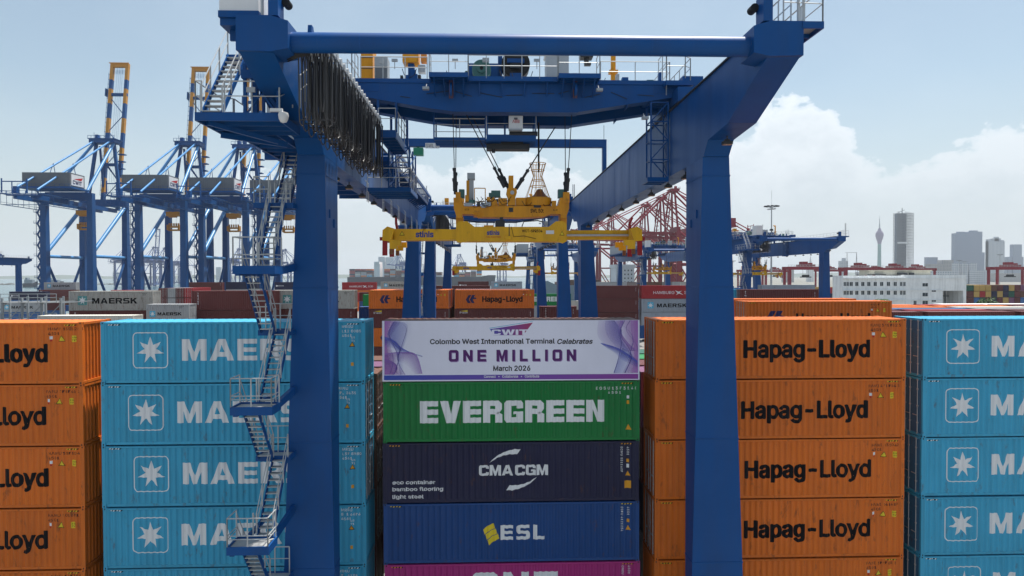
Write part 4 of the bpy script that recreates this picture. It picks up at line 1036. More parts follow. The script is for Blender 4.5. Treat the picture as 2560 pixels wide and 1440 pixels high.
# service cage under the trolley with the drive box
m = MB(); yc = 33.9
c0 = P(1085, 347, yc); c1 = P(1213, 282, yc); c2 = P(1216, 362, yc); c3 = P(1340, 282, yc)
for y in (yc, yc+1.4):
    m.beam((c0[0], y, c0[1]), (c1[0], y, c0[1]), .10, .14); m.beam((c0[0], y, c0[1]), (c0[0], y, c1[1]+.2), .07); m.beam((c1[0], y, c0[1]), (c1[0], y, c1[1]+.2), .06)
    m.beam((c2[0], y, c2[1]+.35), (c3[0], y, c2[1]+.35), .14, .30)
    for x in (c2[0]+.05, (c2[0]+c3[0])/2-.3, (c2[0]+c3[0])/2+.5, c3[0]-.05): m.beam((x, y, c2[1]+.3), (x, y, c3[1]+.2), .06)
for k in range(6): y = yc+1.4*k/5; m.box(c0[0], c1[0], y-.03, y+.03, c0[1]-.05, c0[1]); m.box(c2[0], c3[0], y-.03, y+.03, c2[1]+.16, c2[1]+.2)
cg = m.build('service_cage', BLUE, tr)
m = MB(); rail_geo(m, [(c0[0], yc, c0[1]), (c1[0], yc, c0[1])], h=1.0, mids=(.35, .7)); rail_geo(m, [(c2[0], yc-.02, c2[1]+.5), (c3[0], yc-.02, c2[1]+.5)], h=1.0); m.build('guard_rail', GALV, cg)
m = MB(); x = (c2[0]+c3[0])/2; m.box(c2[0], c3[0]-.3, yc+.3, yc+1.0, c2[1]-.15, c2[1]+.12); m.box(x-.5, x+.6, yc+.2, yc+.5, c2[1]+.1, c2[1]+.35); m.tube((c2[0]+.35, yc+.4, c2[1]-.15), (c2[0]+.35, yc+.4, c2[1]-.32), .09, 8); m.tube((x-.1, yc, c2[1]+.55), (x+1.3, yc, c2[1]+.55), .12, 10); m.build('gearbox', DARK, cg)
o = tbox('drive_box', WHITE, 1272, 289, 1307, 322, 33.55, .5); x0, z0 = P(1281, 307, 33.53); x1, _ = P(1299, 307, 33.53)
put('lettering', word_geo('ABB', .14, x0, x1, z0, 14) if 'B' in GLY else fit(text_geo('ABB', .15, .012), x0, x1, z0), INK_R, tr, 33.545)
tbox('box_display', GREYHOUSE, 1285, 294, 1294, 299, 33.53, .018, o); tbox('box_base', GREYBOX, 1274, 322, 1305, 326, 33.5, .5, o)
# hanging access walkway and lattice stair tower on the left of the trolley
deck(tr, -5.28, -4.42, 33.0, 37.6, 26.42, t=.3); railing(tr, [(-5.26, 33.02, 26.42), (-4.44, 33.02, 26.42), (-4.44, 37.5, 26.42)], post=1.2)
m = MB()
for x in (-5.28, -4.42):
    for y in (33.1, 37.5): m.box(x-.06, x+.06, y-.06, y+.06, 26.4, 28.4)
for x in (-5.3, -4.2):
    for y in (36.6, 38.2, 39.6): m.box(x-.04, x+.04, y-.04, y+.04, 24.1, 26.4)
    for k in range(2): m.beam((x, 36.6, 24.2+k*1.1), (x, 39.6, 25.3+k*1.1), .05); m.beam((x, 36.6, 25.3+k*1.1), (x, 39.6, 24.2+k*1.1), .04)
for k in range(3): z = 24.2+k*1.05; m.beam((-5.3, 36.6, z), (-4.2, 36.6, z), .06); m.beam((-5.3, 39.6, z), (-4.2, 39.6, z), .06); m.beam((-5.3, 36.6, z), (-4.2, 36.6, min(26.3, z+1.05)), .04)
m.build('access_tower', BLUE, tr); deck(tr, -6.5, -4.1, 36.4, 39.8, 24.1); railing(tr, [(-6.4, 36.45, 24.1), (-4.15, 36.45, 24.1), (-4.15, 39.7, 24.1)], post=.8)
flight(tr, -5.1, -4.45, 39.6, 24.2, 37.6, 26.4, 9)
# lattice inspection cage at the right girder
m = MB(); xs = (7.88, 8.72); ys = (33.0, 33.9); z0, z1 = 24.2, 27.9
for x in xs:
    for y in ys: m.box(x-.035, x+.035, y-.035, y+.035, z0, z1)
for k in range(5):
    z = z0+k*.92
    for y in ys: m.beam((xs[0], y, z), (xs[1], y, z), .05)
    for x in xs: m.beam((x, ys[0], z), (x, ys[1], z), .05)
    if k < 4:
        a, b = (xs if k % 2 else xs[::-1]); m.beam((a, ys[0], z), (b, ys[0], z+.92), .05); m.beam((xs[1], ys[0], z), (xs[1], ys[1], z+.92), .04)
m.build('inspection_cage', BLUE, tr); deck(tr, 7.7, 8.74, 32.95, 34.2, z0)

# ------------------------------------------------------------------ head block and spreader on their ropes
YS = 33.85; YSb = 35.25
sp = thing('container_spreader', 'yellow telescopic spreader with red corner flippers hanging on ropes above the banner', 'spreader', (CRX, 34.55, 21.0), 'spreaders hanging under the yard cranes')
def S(px, py, y=YS): return P(px, py, y)
def sbox(name, mat, a, t, b, bt_, y=YS, dep=.3, parent=sp): return tbox(name, mat, a, t, b, bt_, y, dep, parent)
def spoly(name, mat, pts, y0, y1, parent=sp): m = MB(); m.pxz([S(x, y) for x, y in pts], y0, y1); return m.build(name, mat, parent)
# main box
mb = spoly('main_frame', YEL2, [(1140, 603), (1140, 560), (1149, 553), (1168, 553), (1186, 567), (1372, 567), (1390, 553), (1408, 553), (1417, 560), (1417, 603), (1408, 608), (1389, 603), (1168, 603), (1150, 607)], YS, YS+.32)
spoly('main_frame', YEL2, [(1140, 603), (1140, 560), (1149, 553), (1168, 553), (1186, 567), (1372, 567), (1390, 553), (1408, 553), (1417, 560), (1417, 603)], YSb-.32, YSb)
m = MB(); a = S(1150, 601); b = S(1408, 572); m.box(a[0], b[0], YS+.32, YSb-.32, a[1], b[1]); m.build('center_box', YEL2, sp)
m = MB()
for px in (1156, 1186, 1210, 1265, 1402): x, z = S(px, 603); m.box(x-.012, x+.012, YS-.014, YS, z+.03, z+.68)
m.build('stiffener', YEL2, mb)
sbox('seam_bracket', DARK, 1272, 560, 1274, 592, YS-.02, .018); sbox('latch_plate', YEL2, 1264, 590, 1281, 599, YS-.12, .118)
# telescopic beams: the left one in front, the right one behind with its chrome rod
lb = spoly('telescopic_beam', YEL2, [(985, 600), (985, 572), (1141, 573), (1141, 599)], YS+.03, YS+.50); rb = spoly('telescopic_beam', YEL2, [(1416, 597), (1416, 574), (1576, 573), (1576, 597)], YS+.62, YS+1.1)
x0, z0 = S(1416, 588, YS+.5); x1, _ = S(1572, 588, YS+.5); m = MB(); m.tube((x0, YS+.52, z0), (x1, YS+.52, z0), .055, 10); m.build('chrome_rod', GALV, rb)
spoly('telescopic_beam', YEL2, [(985, 600), (985, 576), (1141, 577), (1141, 599)], YSb-.5, YSb-.05); spoly('telescopic_beam', YEL2, [(1416, 597), (1416, 577), (1576, 576), (1576, 597)], YSb-.45, YSb-.05)
# end beams with corners, twist locks and flippers
for e, px in ((-1, 975), (1, 1585)):
    X = S(px, 585)[0]; zt = S(px, 571)[1]; zb = S(px, 600)[1]; mid = (YS+YSb)/2
    m = MB(); m.box(X-.16, X+.16, mid-1.22, mid+1.22, zb+.0, zt-.04)
    m.pxz([(X-e*.3, zt-.05), (X+e*.05, zt+.06), (X+e*.28, zt-.12), (X+e*.30, zb-.05), (X-e*.1, zb-.1)] if e < 0 else [(X-e*.3, zt-.05), (X-e*.1, zb-.1), (X+e*.30, zb-.05), (X+e*.28, zt-.12), (X+e*.05, zt+.06)], mid-1.25, mid-.95)
    eb = m.build('end_beam', YEL2, sp)
    for yy in (mid-1.13, mid+1.13):
        xin = X-e*.05
        m = MB(); m.box(min(xin, xin-e*.55), max(xin, xin-e*.55), yy-.13, yy+.13, zb-.30, zb-.02); m.box(min(xin, xin-e*.36), max(xin, xin-e*.36), yy-.12, yy+.12, zb-.46, zb-.29); ch = m.build('corner_housing', YEL2, eb)
        m = MB(); m.tube((X-e*.12, yy, zb-.45), (X-e*.12, yy, zb-.72), .10, 10); m.build('twist_lock', COPPER, eb)
        m = MB(); xf = X+e*.17; m.pxz([(xf-e*.12, zb+.12), (xf+e*.12, zb+.12), (xf+e*.13, zb-.78), (xf-e*.11, zb-.78)], yy-.10 if yy < mid else yy+.04, yy-.04 if yy < mid else yy+.10); m.disc((xf, yy, zb-.02), .10, 12, (0, 1, 0), .16); m.box(min(xf+e*.12, xf+e*.26), max(xf+e*.12, xf+e*.26), yy-.06, yy+.06, zb-.05, zb+.12); m.build('flipper', REDM, eb)
    m = MB(); yy = mid+.2; q = [Vector((X+e*.02, yy, zt-.1)), Vector((X-e*.02 if e < 0 else X-.05, yy, zt+.3)), Vector((X+.02+e*.08, yy, zt+.62))] if e > 0 else [Vector((X+.26, yy, zt-.1)), Vector((X+.18, yy, zt+.35)), Vector((X+.18, yy, zt+.6))]
    m.beam(q[0], q[1], .12, .16, (0, 1, 0)); m.beam(q[1], q[2], .11, .13, (0, 1, 0)); m.build('raised_flipper', REDM, eb)
# head block
hb = spoly('head_block', YEL, [(1142, 545), (1134, 520), (1133, 493), (1154, 493), (1160, 514), (1396, 514), (1402, 493), (1424, 493), (1424, 520), (1416, 545), (1404, 545), (1402, 534), (1378, 534), (1362, 540), (1300, 543), (1196, 541), (1180, 534), (1156, 534), (1154, 545)], YS+.2, YSb-.2)
for px in (1148, 1410):
    m = MB(); a = S(px-9, 556); b = S(px+9, 540); m.box(a[0], b[0], YS+.32, YSb-.32, a[1]-.05, b[1]); m.build('link_pin', YEL, hb)
for px, t in ((1157, 506), (1414, 506)): sbox('rope_bracket', YEL, px-18 if px < 1200 else px-6, 480, px-6 if px < 1200 else px+10, 506, YS+.15, .5, hb); 
for px in (1154, 1403): sbox('drive_motor', TEAL, px-7, 473, px+7, 494, YS+.3, .45)
sbox('motor', TEAL, 1228, 476, 1251, 492, YS+.5, .5); sbox('motor_base', TEAL, 1222, 482, 1232, 496, YS+.5, .4)
m = MB(); m.pxz([S(x, y) for x, y in ((1218, 514), (1222, 502), (1234, 490), (1243, 502), (1246, 514))], YS+.3, YS+1.0); m.build('pedestal', YEL, sp)
sbox('side_bracket', YEL, 1246, 495, 1268, 514, YS+.3, .8); sbox('side_bracket', YEL, 1290, 494, 1314, 514, YS+.4, .7)
ms = spoly('sheave_mast', YEL, [(1270, 512), (1270, 492), (1266, 482), (1268, 470), (1272, 468), (1272, 437), (1284, 437), (1284, 468), (1292, 470), (1293, 480), (1289, 492), (1289, 512)], YS+.25, YS+.75)
x, z = S(1281, 480); m = MB(); m.disc((x, YS+.22, z), .10, 14, (0, 1, 0), .08); m.build('pin', GREYBOX, ms)
sbox('cable_tower', GREYBOX, 1172, 434, 1184, 500, YS+.5, .5); tw = sbox('tower_frame', YEL, 1166, 451, 1173, 514, YS+.45, .5); sbox('tower_cap', GREYBOX, 1168, 432, 1187, 447, YS+.4, .6, tw)
m = MB(); a = S(1186, 514); b = S(1213, 468)
m.tube((a[0], YS+.4, a[1]), (a[0], YS+.4, b[1]), .025, 6); m.tube((b[0], YS+.4, a[1]), (b[0], YS+.4, b[1]), .025, 6); m.tube((a[0], YS+.4, b[1]), (b[0], YS+.4, b[1]), .025, 6); m.tube((a[0], YS+.4, (a[1]+b[1])/2-.2), (b[0], YS+.4, (a[1]+b[1])/2-.2), .02, 6)
for k in range(3): z = S(1186, 530+k*6)[1]; m.tube((a[0]-.05, YS+.15, z), (b[0]-.15, YS+.15, z), .018, 5)
m.build('ladder_hoop', YEL, hb)
x, z = S(1347, 514); m = MB(); m.lathe([(.55, .0), (.68, .05), (.70, .22), (.70, .42), (.66, .46)], 30, (x, YS+.75, z)); bk = m.build('cable_basket', YEL, sp)
m = MB(); m.lathe([(.50, .46), (.30, .62), (.12, .9)], 16, (x+.1, YS+.75, z)); m.build('coiled_cable', COPPER, bk)
m = MB()
for k in range(14):
    t = 2*math.pi*k/14; c, s_ = math.cos(t), math.sin(t); o_ = (x, YS+.75)
    m.path([(o_[0]+c*.62, o_[1]+s_*.62, z+.46), (o_[0]+c*.32, o_[1]+s_*.32, z+1.3), (o_[0]+c*.22, o_[1]+s_*.22, z+1.55), (o_[0]+c*.42, o_[1]+s_*.42, z+2.22)], .012, 4)
for r, h in ((.38, 1.05), (.30, 1.35), (.42, 2.2), (.34, 1.85)): m.path([(x+r*math.cos(2*math.pi*k/20), YS+.75+r*math.sin(2*math.pi*k/20), z+h) for k in range(20)], .016, 4, True)
m.build('cable_guide_cage', YEL, bk)
rs_ = random.Random(5)
for i in range(22):                                          # hydraulic hoses, brackets and grease boxes on the head block
    a, b = rs_.uniform(1165, 1390), rs_.uniform(496, 513); x, z = S(a, b); m = MB()
    if i % 2: w = rs_.uniform(.06, .22); m.box(x-w, x+w, YS+.12, YS+.45, z-.12, z+rs_.uniform(.05, .2)); m.build('equipment_box', rs_.choice([DARK, YEL, TEAL, GREYBOX]), hb)
    else: m.path([(x, YS+.15, z+.15), (x+.15, YS+.1, z-.1), (x+.4, YS+.12, z-.05), (x+.55, YS+.18, z+.15)], .016, 5); m.build('hose', BLACK, hb)
m = MB(); X0, Z = S(1200, 597); m.path([S(1278, 566)[0:1]+(YS-.02,)+S(1278, 566)[1:], S(1284, 590)[0:1]+(YS-.03,)+S(1284, 592)[1:], S(1310, 596)[0:1]+(YS-.03,)+S(1310, 590)[1:], S(1340, 596)[0:1]+(YS-.02,)+S(1340, 597)[1:]], .012, 5); m.build('hose', BLACK, sp)
m = MB(); x, z = S(1252, 563); m.box(x-.25, x+.2, YS+.1, YS+.5, z-.1, z+.25); m.box(x-.05, x+.12, YS+.05, YS+.4, z+.25, z+.4); m.build('control_unit', DARK, sp)
m = MB(); x, z = S(1336, 565); m.path([(x-.6, YS+.4, z), (x-.5, YS+.4, z+.25), (x+.2, YS+.4, z+.3), (x+.5, YS+.4, z+.22)], .03, 6); m.build('hose', BLACK, sp)
sbox('junction_box', GREYBOX, 1361, 553, 1370, 562, YS+.3, .25); sbox('lubrication_bar', YEL, 1209, 563, 1234, 568, YS+.02, .3)
# ropes and their sockets
def rope(p0, p1, y0, y1, r=.022, sock=.9):
    a = P(*p0, y0); b = P(*p1, y1); A = Vector((a[0], y0, a[1])); B = Vector((b[0], y1, b[1])); m = MB(); m.tube(A, B, r, 6); o = m.build('rope', DARK, sp)
    d = (A-B).normalized(); m = MB(); m.tube(B-d*.15, B+d*sock*.42, .095, 8); m.tube(B+d*sock*.45, B+d*sock*1.05, .065, 8); m.tube(B+d*sock*.36, B+d*sock*.54, .12, 8); m.tube(B+d*sock*.95, B+d*sock*1.1, .09, 8); m.build('rope_socket', DARK, o)
rope((1131, 230), (1137, 470), 33.2, YS+.35); rope((1141, 250), (1139, 478), 35.8, YS+.8)
rope((1433, 230), (1418, 470), 33.2, YS+.35); rope((1412, 250), (1414, 478), 35.8, YS+.8)
rope((1165, 285), (1258, 462), 33.6, YS+.4, .026); rope((1178, 285), (1268, 464), 35.5, YS+.8, .026)
rope((1388, 318), (1294, 466), 34.0, YS+.5, .03)
a = P(1347, 320, 34.4); b = P(1348, 430, 34.4); m = MB(); m.tube((a[0], 34.5, a[1]+.3), (a[0], 34.5, b[1]), .045, 8); m.build('power_cable', BLACK, sp)
# lettering on the spreader
def stext(txt, a, b, base, cap, mat, y, bold=.02, word=False):
    X0, Z = P(a, base, y); X1, _ = P(b, base, y); h = cap*y/FPX
    put('lettering', word_geo(txt, h, X0, X1, Z) if word else fit(text_geo(txt, h, bold), X0, X1, Z), mat, sp, y)
stext('stinis', 1039, 1084, 592.5, 13.5, INK_B, YS+.025, .03); stext('stinis', 1217, 1249, 587, 10.5, INK_B, YS-.004, .03); stext('FULL ELECTRIC', 1215, 1252, 594, 3.4, INK_R, YS-.004, .01)
stext('WCT-SPR504', 1305, 1356, 580.5, 6.5, INK_K, YS-.004, .02); stext('SWL 50t', 1326, 1359, 531.5, 9, INK_K, YS+.195, .02); stext('12.5t', 1162, 1173, 526, 4.5, INK_K, YS+.195, .01); stext('12.5t', 1383, 1394, 527, 4.5, INK_K, YS+.195, .01)
sbox('rating_plate', WHITE, 1365, 576, 1385, 585, YS-.012, .01); sbox('rating_plate', DARK, 1272, 519, 1283, 530, YS+.19, .008)
for px, y in ((1005, YS+.026), (1405, YS-.004)):
    X, Z = P(px, 583, y); put('warning_triangle', tri_geo(X, Z, .22), INK_K, sp, y); put('warning_triangle', tri_geo(X, Z-.005, .16), INK_Y, sp, y-.002)
# ------------------------------------------------------------------ further yard cranes (copies of the near one)
def near_set(dxy, trolley_dy, lab, sp_dz=0., with_spreader=True):
    a = copy_tree(cr); a.location = (CRX+dxy[0], CRY+dxy[1], 0); a['label'] = lab[0]
    b = copy_tree(tr); b.location = (CRX+dxy[0], 34.8+dxy[1]+trolley_dy, ZT); b['label'] = lab[1]
    if with_spreader:
        c = copy_tree(sp); c.location = (CRX+dxy[0], 34.55+dxy[1]+trolley_dy, 21.0+sp_dz); c['label'] = lab[2]
near_set((-.1, 57), 8, ('blue gantry crane just behind the near one, seen between its legs', 'blue trolley on the second crane, seen just under the near spreader', 'small yellow spreader hanging just below the near spreader'), -.9)
near_set((62, 114), 12, ('blue gantry crane with white box, right of the near crane leg by the light mast', 'trolley on the blue gantry crane beside the tall light mast', 'yellow spreader under the blue crane beside the tall light mast'), -1.6)
near_set((21, 171), 6, ('distant blue gantry crane half hidden behind the right leg of the second crane', 'trolley on the distant crane half hidden behind the right legs', 'distant yellow spreader half hidden behind the right crane legs'), -1.2)
near_set((53, 171), 6, ('distant blue gantry crane in front of the red quay cranes', 'trolley on the distant crane in front of the red quay cranes', 'distant yellow spreader below the red quay cranes'), -1.2)
near_set((-207, 228), 20, ('distant blue gantry crane left of the quay cranes', 'trolley on the distant crane left of the quay cranes', 'spreader under the distant crane left of the quay cranes'))
for o in list(COL.objects):
    if o.name.startswith(('yard_gantry_crane', 'crane_trolley', 'container_spreader')) and o.parent is None: pass
tr['label'] = 'blue hoist trolley with cabinets, railings and black reel, above the banner'

# ------------------------------------------------------------------ ship-to-shore quay cranes
def sts(collect, boom_up, col, tubec, bands, sign=False):
    """local: x along the quay, +y over the water, landside rail at y = 0; collect(name, MB, mat, parent_name)"""
    hx = 10.5; G = 30.; zt = 58.; zg = 53.5
    def one(nm, mat, fn, par=None): m = MB(); fn(m); collect(nm, m, mat, par)
    for x in (-hx, hx):
        for y in (0, G):
            def f(m, x=x, y=y):
                m.hexa([(x-1.5, y-1.7, 0), (x+1.5, y-1.7, 0), (x+1.5, y+1.7, 0), (x-1.5, y+1.7, 0), (x-1.2, y-1.3, zt), (x+1.2, y-1.3, zt), (x+1.2, y+1.3, zt), (x-1.2, y+1.3, zt)])
            one('leg', col, f)
        one('portal_tie', tubec, lambda m: m.tube((x, 1, 29), (x, G-1, 29), .75, 12))
        one('diagonal_brace', tubec, lambda m: m.tube((x, 1.2, 31), (x, G-1, zt-4), .95, 12))
        one('v_brace', col, lambda m: m.tube((x, 1.2, 26.5), (x, G/2-1, 7), .6, 10)); one('v_brace', col, lambda m: m.tube((x, G-1.2, 27.5), (x, G/2+1, 7), .6, 10))
        one('sill_beam', col, lambda m: (m.box(x-1.0, x+1.0, 1.5, G-1.5, 3.4, 6.6)))
    for y in (0, G):
        one('cross_beam', col, lambda m: m.box(-hx+1, hx-1, y-1.2, y+1.2, zt-3.2, zt+.4))
        one('cross_beam', col, lambda m: m.box(-hx+1.2, hx-1.2, y-.9, y+.9, 3.6, 6.2))
    for x in (-3.6, 3.6):
        one('trolley_girder', col, lambda m: m.box(x-.6, x+.6, -30, G+4, zg-1.4, zg+.5))
    # walkways and clutter round the backreach
    def clutter(m):
        m.box(-6.5, 6.5, -31, -29.5, zg-.2, zg+.2); m.box(-9, -7, -31, -6, zg+.5, zg+.7); m.box(6.5, 8.5, -31, -6, zg+.5, zg+.7)
        for k in range(10): y = -32+k*3.2; m.box(-9, 9, y-.1, y+.1, zg+.5, zg+.72)
        for k in range(6): x = -8+k*2.6; m.box(x-.1, x+.1, -32.5, -32.2, zg+.3, zg+1.7)
        m.box(-9, 9, -32.5, -32.4, zg+1.6, zg+1.75); m.box(-9, -8.9, -32, 0, zg+1.9, zg+2.05)
        m.box(-5, -3.5, -29, -27, zg+1, zg+4); m.box(-8.5, -8.1, -31, -30.6, zg+1, zg+7); m.box(1, 1.5, -30, -29.5, zg+1, zg+7); m.box(-4.9, -4.6, -30, -29.7, zg+1, zg+6); m.box(-8.5, 1.5, -30.2, -29.8, zg+5.6, zg+6)
        m.box(-8.7, -7.6, -31, -6, zg-4.0, zg-3.85); m.box(7.6, 8.7, -31, -6, zg-4.0, zg-3.85); m.box(-8.7, 8.7, -31, -30, zg-4.0, zg-3.85)
        for x in (-8.7, 8.7): m.box(x-.05, x+.05, -31, -6, zg-2.9, zg-2.78)
        for k in range(8):
            y = -31+k*3.5
            for x in (-8.6, 8.6): m.box(x-.06, x+.06, y-.06, y+.06, zg-3.9, zg+.4)
    one('backreach_walkway', col, clutter)
    # machinery house
    def house(m):
        m.box(-9.8, 10.6, -16, -5, zt+1.0, zt+7.2)
        for k in range(24): x = -9.5+k*.86; m.box(x-.06, x+.06, -16.08, -16, zt+1.1, zt+7.1)
    one('machinery_house', GREYHOUSE if not bands is RED_STS else col, house)
    one('house_deck', col, lambda m: (m.box(-11, 12, -17.4, -4, zt+.2, zt+.95), m.box(-11, 12, -17.4, -17.3, zt+1.9, zt+2.0), *[m.box(x-.05, x+.05, -17.4, -17.3, zt+.95, zt+2.0) for x in [-11+k*2 for k in range(12)]]))
    if sign:
        one('sign_board', WHITE, lambda m: m.box(10.6, 10.75, -15, -6, zt+1.8, zt+6.6))
        def lg(m):
            g = word_geo('CWIT', 1.7, .9, 7.6, zt+2.4, 12)
            for f in g[1]: m.add([(10.78, -15+g[0][i][0], g[0][i][1]) for i in f], [tuple(range(len(f)))])
        one('sign_lettering', INK_N, lg)
        one('sign_wedge', INK_R, lambda m: m.add([(10.78, -13.4, zt+4.6), (10.78, -6.6, zt+5.9), (10.78, -7.8, zt+4.4)], [(0, 1, 2)]))
    # A-frame
    ya = G+1.5; za = 88.
    for x in (-4.2, 4.2):
        one('frame_post', col, lambda m: m.beam((x*1.9, G, zt), (x, ya, za), 1.3, 1.3))
        one('frame_post', col, lambda m: m.beam((x*.9, ya+6, zg+2), (x*.9, ya+2, za-2), .8, .8))
        one('back_leg', tubec, lambda m: m.tube((x*1.15, ya-1, za-1), (x*1.9, 1, zt+.5), .72, 10))
        one('back_stay', tubec, lambda m: m.tube((x*.95, ya-2, za), (x*1.2, -29, zt-2), .45, 8))
        one('stay_strut', col, lambda m: (m.tube((x*1.05, -3, zt+13.2), (x*1.1, -6, zt+7), .15, 6), m.tube((x*1.05, -3, zt+13.2), (x*1.1, 0, zt+4), .15, 6)))
    def apex(m):
        m.box(-6.2, 6.4, ya-3.5, ya+3, za-1.2, za+.6); m.box(-6.6, 6.8, ya-4, ya+3.6, za+.6, za+.9)
        for k in range(9): x = -6.4+k*1.6; m.box(x-.07, x+.07, ya-4, ya-3.9, za+.9, za+2.2)
        m.box(-6.6, 6.8, ya-4, ya-3.9, za+2.1, za+2.25); m.box(-4, -2.5, ya-2, ya, za+.9, za+3); m.tube((-5.5, ya, za+.9), (-5.5, ya, za+4.5), .1, 5); m.tube((1.5, ya, za+.9), (1.5, ya, za+3.5), .1, 5)
        m.beam((-4, ya+5, zt+22), (4, ya+5, zt+10), .5); m.box(-4, 4, ya+3, ya+4, zt+18, zt+19.5)
        for k in range(7): m.box(3.2+k*.35, 6.2+k*.35, ya+1.5, ya+4.5, zt+2+k*3.6, zt+2.5+k*3.6)
    one('apex_platform', col, apex)
    # boom
    ang = R(81.5) if boom_up else R(1.5); hy, hz = G+5, zg; LB = 79.
    d = Vector((0, math.cos(ang), math.sin(ang))); nrm = Vector((0, -math.sin(ang), math.cos(ang))); b0 = Vector((0, hy, hz))
    edges = [0, 9, 17, 25, 33, 41, 49, 57, 65, 70, LB]
    for i, (s0, s1) in enumerate(zip(edges, edges[1:])):
        mt = (bands if i % 2 == 1 else col) if boom_up else col
        for x in (-3.9, 3.9): one('boom_section', mt, lambda m: m.beam(b0+d*s0+Vector((x, 0, 0)), b0+d*s1+Vector((x, 0, 0)), 1.5, 1.9, nrm))
    one('boom_tip', bands if boom_up else col, lambda m: (m.beam(b0+d*(LB-1)+Vector((-4.7, 0, 0)), b0+d*(LB-1)+Vector((4.7, 0, 0)), 1.6, 2.0), m.beam(b0+d*LB+Vector((-5.2, 0, 0))+nrm*1.2, b0+d*LB+Vector((5, 0, 0))+nrm*1.2, .4, .4)))
    one('boom_tie', col, lambda m: (m.beam(b0+d*(LB-17)+Vector((-4.7, 0, 0)), b0+d*(LB-17)+Vector((4.7, 0, 0)), 1.3, 1.5), m.box(-5.8, -4.7, hy-1, hy+12, 0, .01) if 0 else m.beam(b0+d*(LB-18)+Vector((-6, 0, 0)), b0+d*(LB-14)+Vector((-6, 0, 0)), .5, 2.4)))
    def brac(m):
        p = list(range(6, 64, 9))
        for i, (a, b) in enumerate(zip(p, p[1:])):
            x = 3.6 if i % 2 else -3.6; m.beam(b0+d*a+Vector((x, 0, 0)), b0+d*b+Vector((-x, 0, 0)), .32)
        for k in (-.8, .2, 1.1, 1.9): m.tube(b0+d*4+Vector((k, 0, 0))+nrm*1, b0+d*(LB-2)+Vector((k, 0, 0))+nrm*1, .05, 4)
        for k in range(4): s = LB-5.5+k*.7; m.beam(b0+d*s+Vector((-3.2, 0, 0)), b0+d*s+Vector((3.2, 0, 0)), .1)
        for k in range(5): m.beam(b0+d*(LB-5.5)+Vector((-3+k*1.5, 0, 0)), b0+d*(LB-3.3)+Vector((-3+k*1.5, 0, 0)), .08)
    one('boom_bracing', col, brac)
    if boom_up:
        def lad(m):
            for k in range(26): q = b0+d*(8+k*2.6)+Vector((-5.3, 0, 0)); m.box(q.x-.35, q.x+.35, q.y-.3, q.y+.3, q.z-.08, q.z+.08)
            m.beam(b0+d*8+Vector((-5.6, 0, 0)), b0+d*74+Vector((-5.6, 0, 0)), .12); m.beam(b0+d*8+Vector((-5.0, 0, 0)), b0+d*74+Vector((-5.0, 0, 0)), .12)
        one('boom_ladder', col, lad)
    else:
        for x in (-3.9, 3.9):
            one('fore_stay', col, lambda m: m.tube((x, ya+2, za), b0+d*32+Vector((x, 0, .8)), .40, 8)); one('fore_stay', col, lambda m: m.tube((x, ya+2, za), b0+d*66+Vector((x, 0, .8)), .34, 8))
    # stair tower on the left landside leg, hanging trolley and spreader, cable reel
    def stairs(m):
        x0 = -hx-3.6
        for k in range(11):
            z = 4+k*5; m.box(x0, x0+2.2, -2.2, -1.2, z, z+.22); m.box(x0, x0+2.2, .6, 1.6, z+2.5, z+2.72)
            m.beam((x0+1.1, -1.2, z), (x0+1.1, .8, z+2.5), .8, .2); m.beam((x0+1.1, .8, z+2.5), (x0+1.1, -1.2, z+5), .8, .2)
            for h in (.55, 1.1): m.box(x0-.03, x0+2.2, -2.25, -2.2, z+h, z+h+.07)
            for q in (0, 1.1, 2.2): m.box(x0+q-.04, x0+q+.04, -2.25, -2.17, z, z+1.1)
        for q in (0, 2.2): m.box(x0+q-.08, x0+q+.08, -.4, -.2, 2, 60)
    one('stair_tower', col, stairs)
    def trol(m):
        m.box(-3, 3, 11, 15, zg-4.4, zg-2.3); m.box(-2.2, 1.2, 12, 14, zg-5.0, zg-4.4)
    one('trolley', bands, trol)
    zs = 43.5
    one('spreader', bands if not bands is RED_STS else YEL, lambda m: (m.box(-3.0, 3.0, 12, 14, zs, zs+.7), m.box(-3.1, -2.2, 11.8, 14.2, zs-1.2, zs+1.4), m.box(2.2, 3.1, 11.8, 14.2, zs-1.2, zs+1.4), m.box(-2.6, 2.6, 12.4, 13.6, zs-1.6, zs-.8), *[m.box(-2.4+k*1.1, -2.0+k*1.1, 12.4, 13.4, zs+.7, zs+2.2) for k in range(5)]))
    one('hoist_rope', col, lambda m: [m.tube((x, 13, zs+1), (x*1.1, 13, zg-4), .05, 4) for x in (-2.6, -1, 1, 2.6)])
    one('cable_reel', COPPER, lambda m: m.disc((hx+.2, G/2-3, 9.2), 2.6, 24, (1, 0, 0), .7))

def sts_thing(name, label, cat, loc, group, boom_up, col, tubec, bands, rz=0, sign=False):
    t = thing(name, label, cat, (0, 0, 0), group)
    sts(lambda n, m, mt, par: m.build(n, mt, t, (0, 0, 0)), boom_up, col, tubec, bands, sign)
    t.location = loc; t.rotation_euler.z = rz; return t
YQ = 322
g_sts = 'blue quay cranes with raised booms'
s0 = sts_thing('quay_crane', 'end crane of the blue quay row, whole striped raised boom against open sky', 'quay crane', (P(172, 700, YQ)[0], YQ, 0), g_sts, True, BLUE_STS, BLUE_PALE, ORG_BOOM, 0, True)
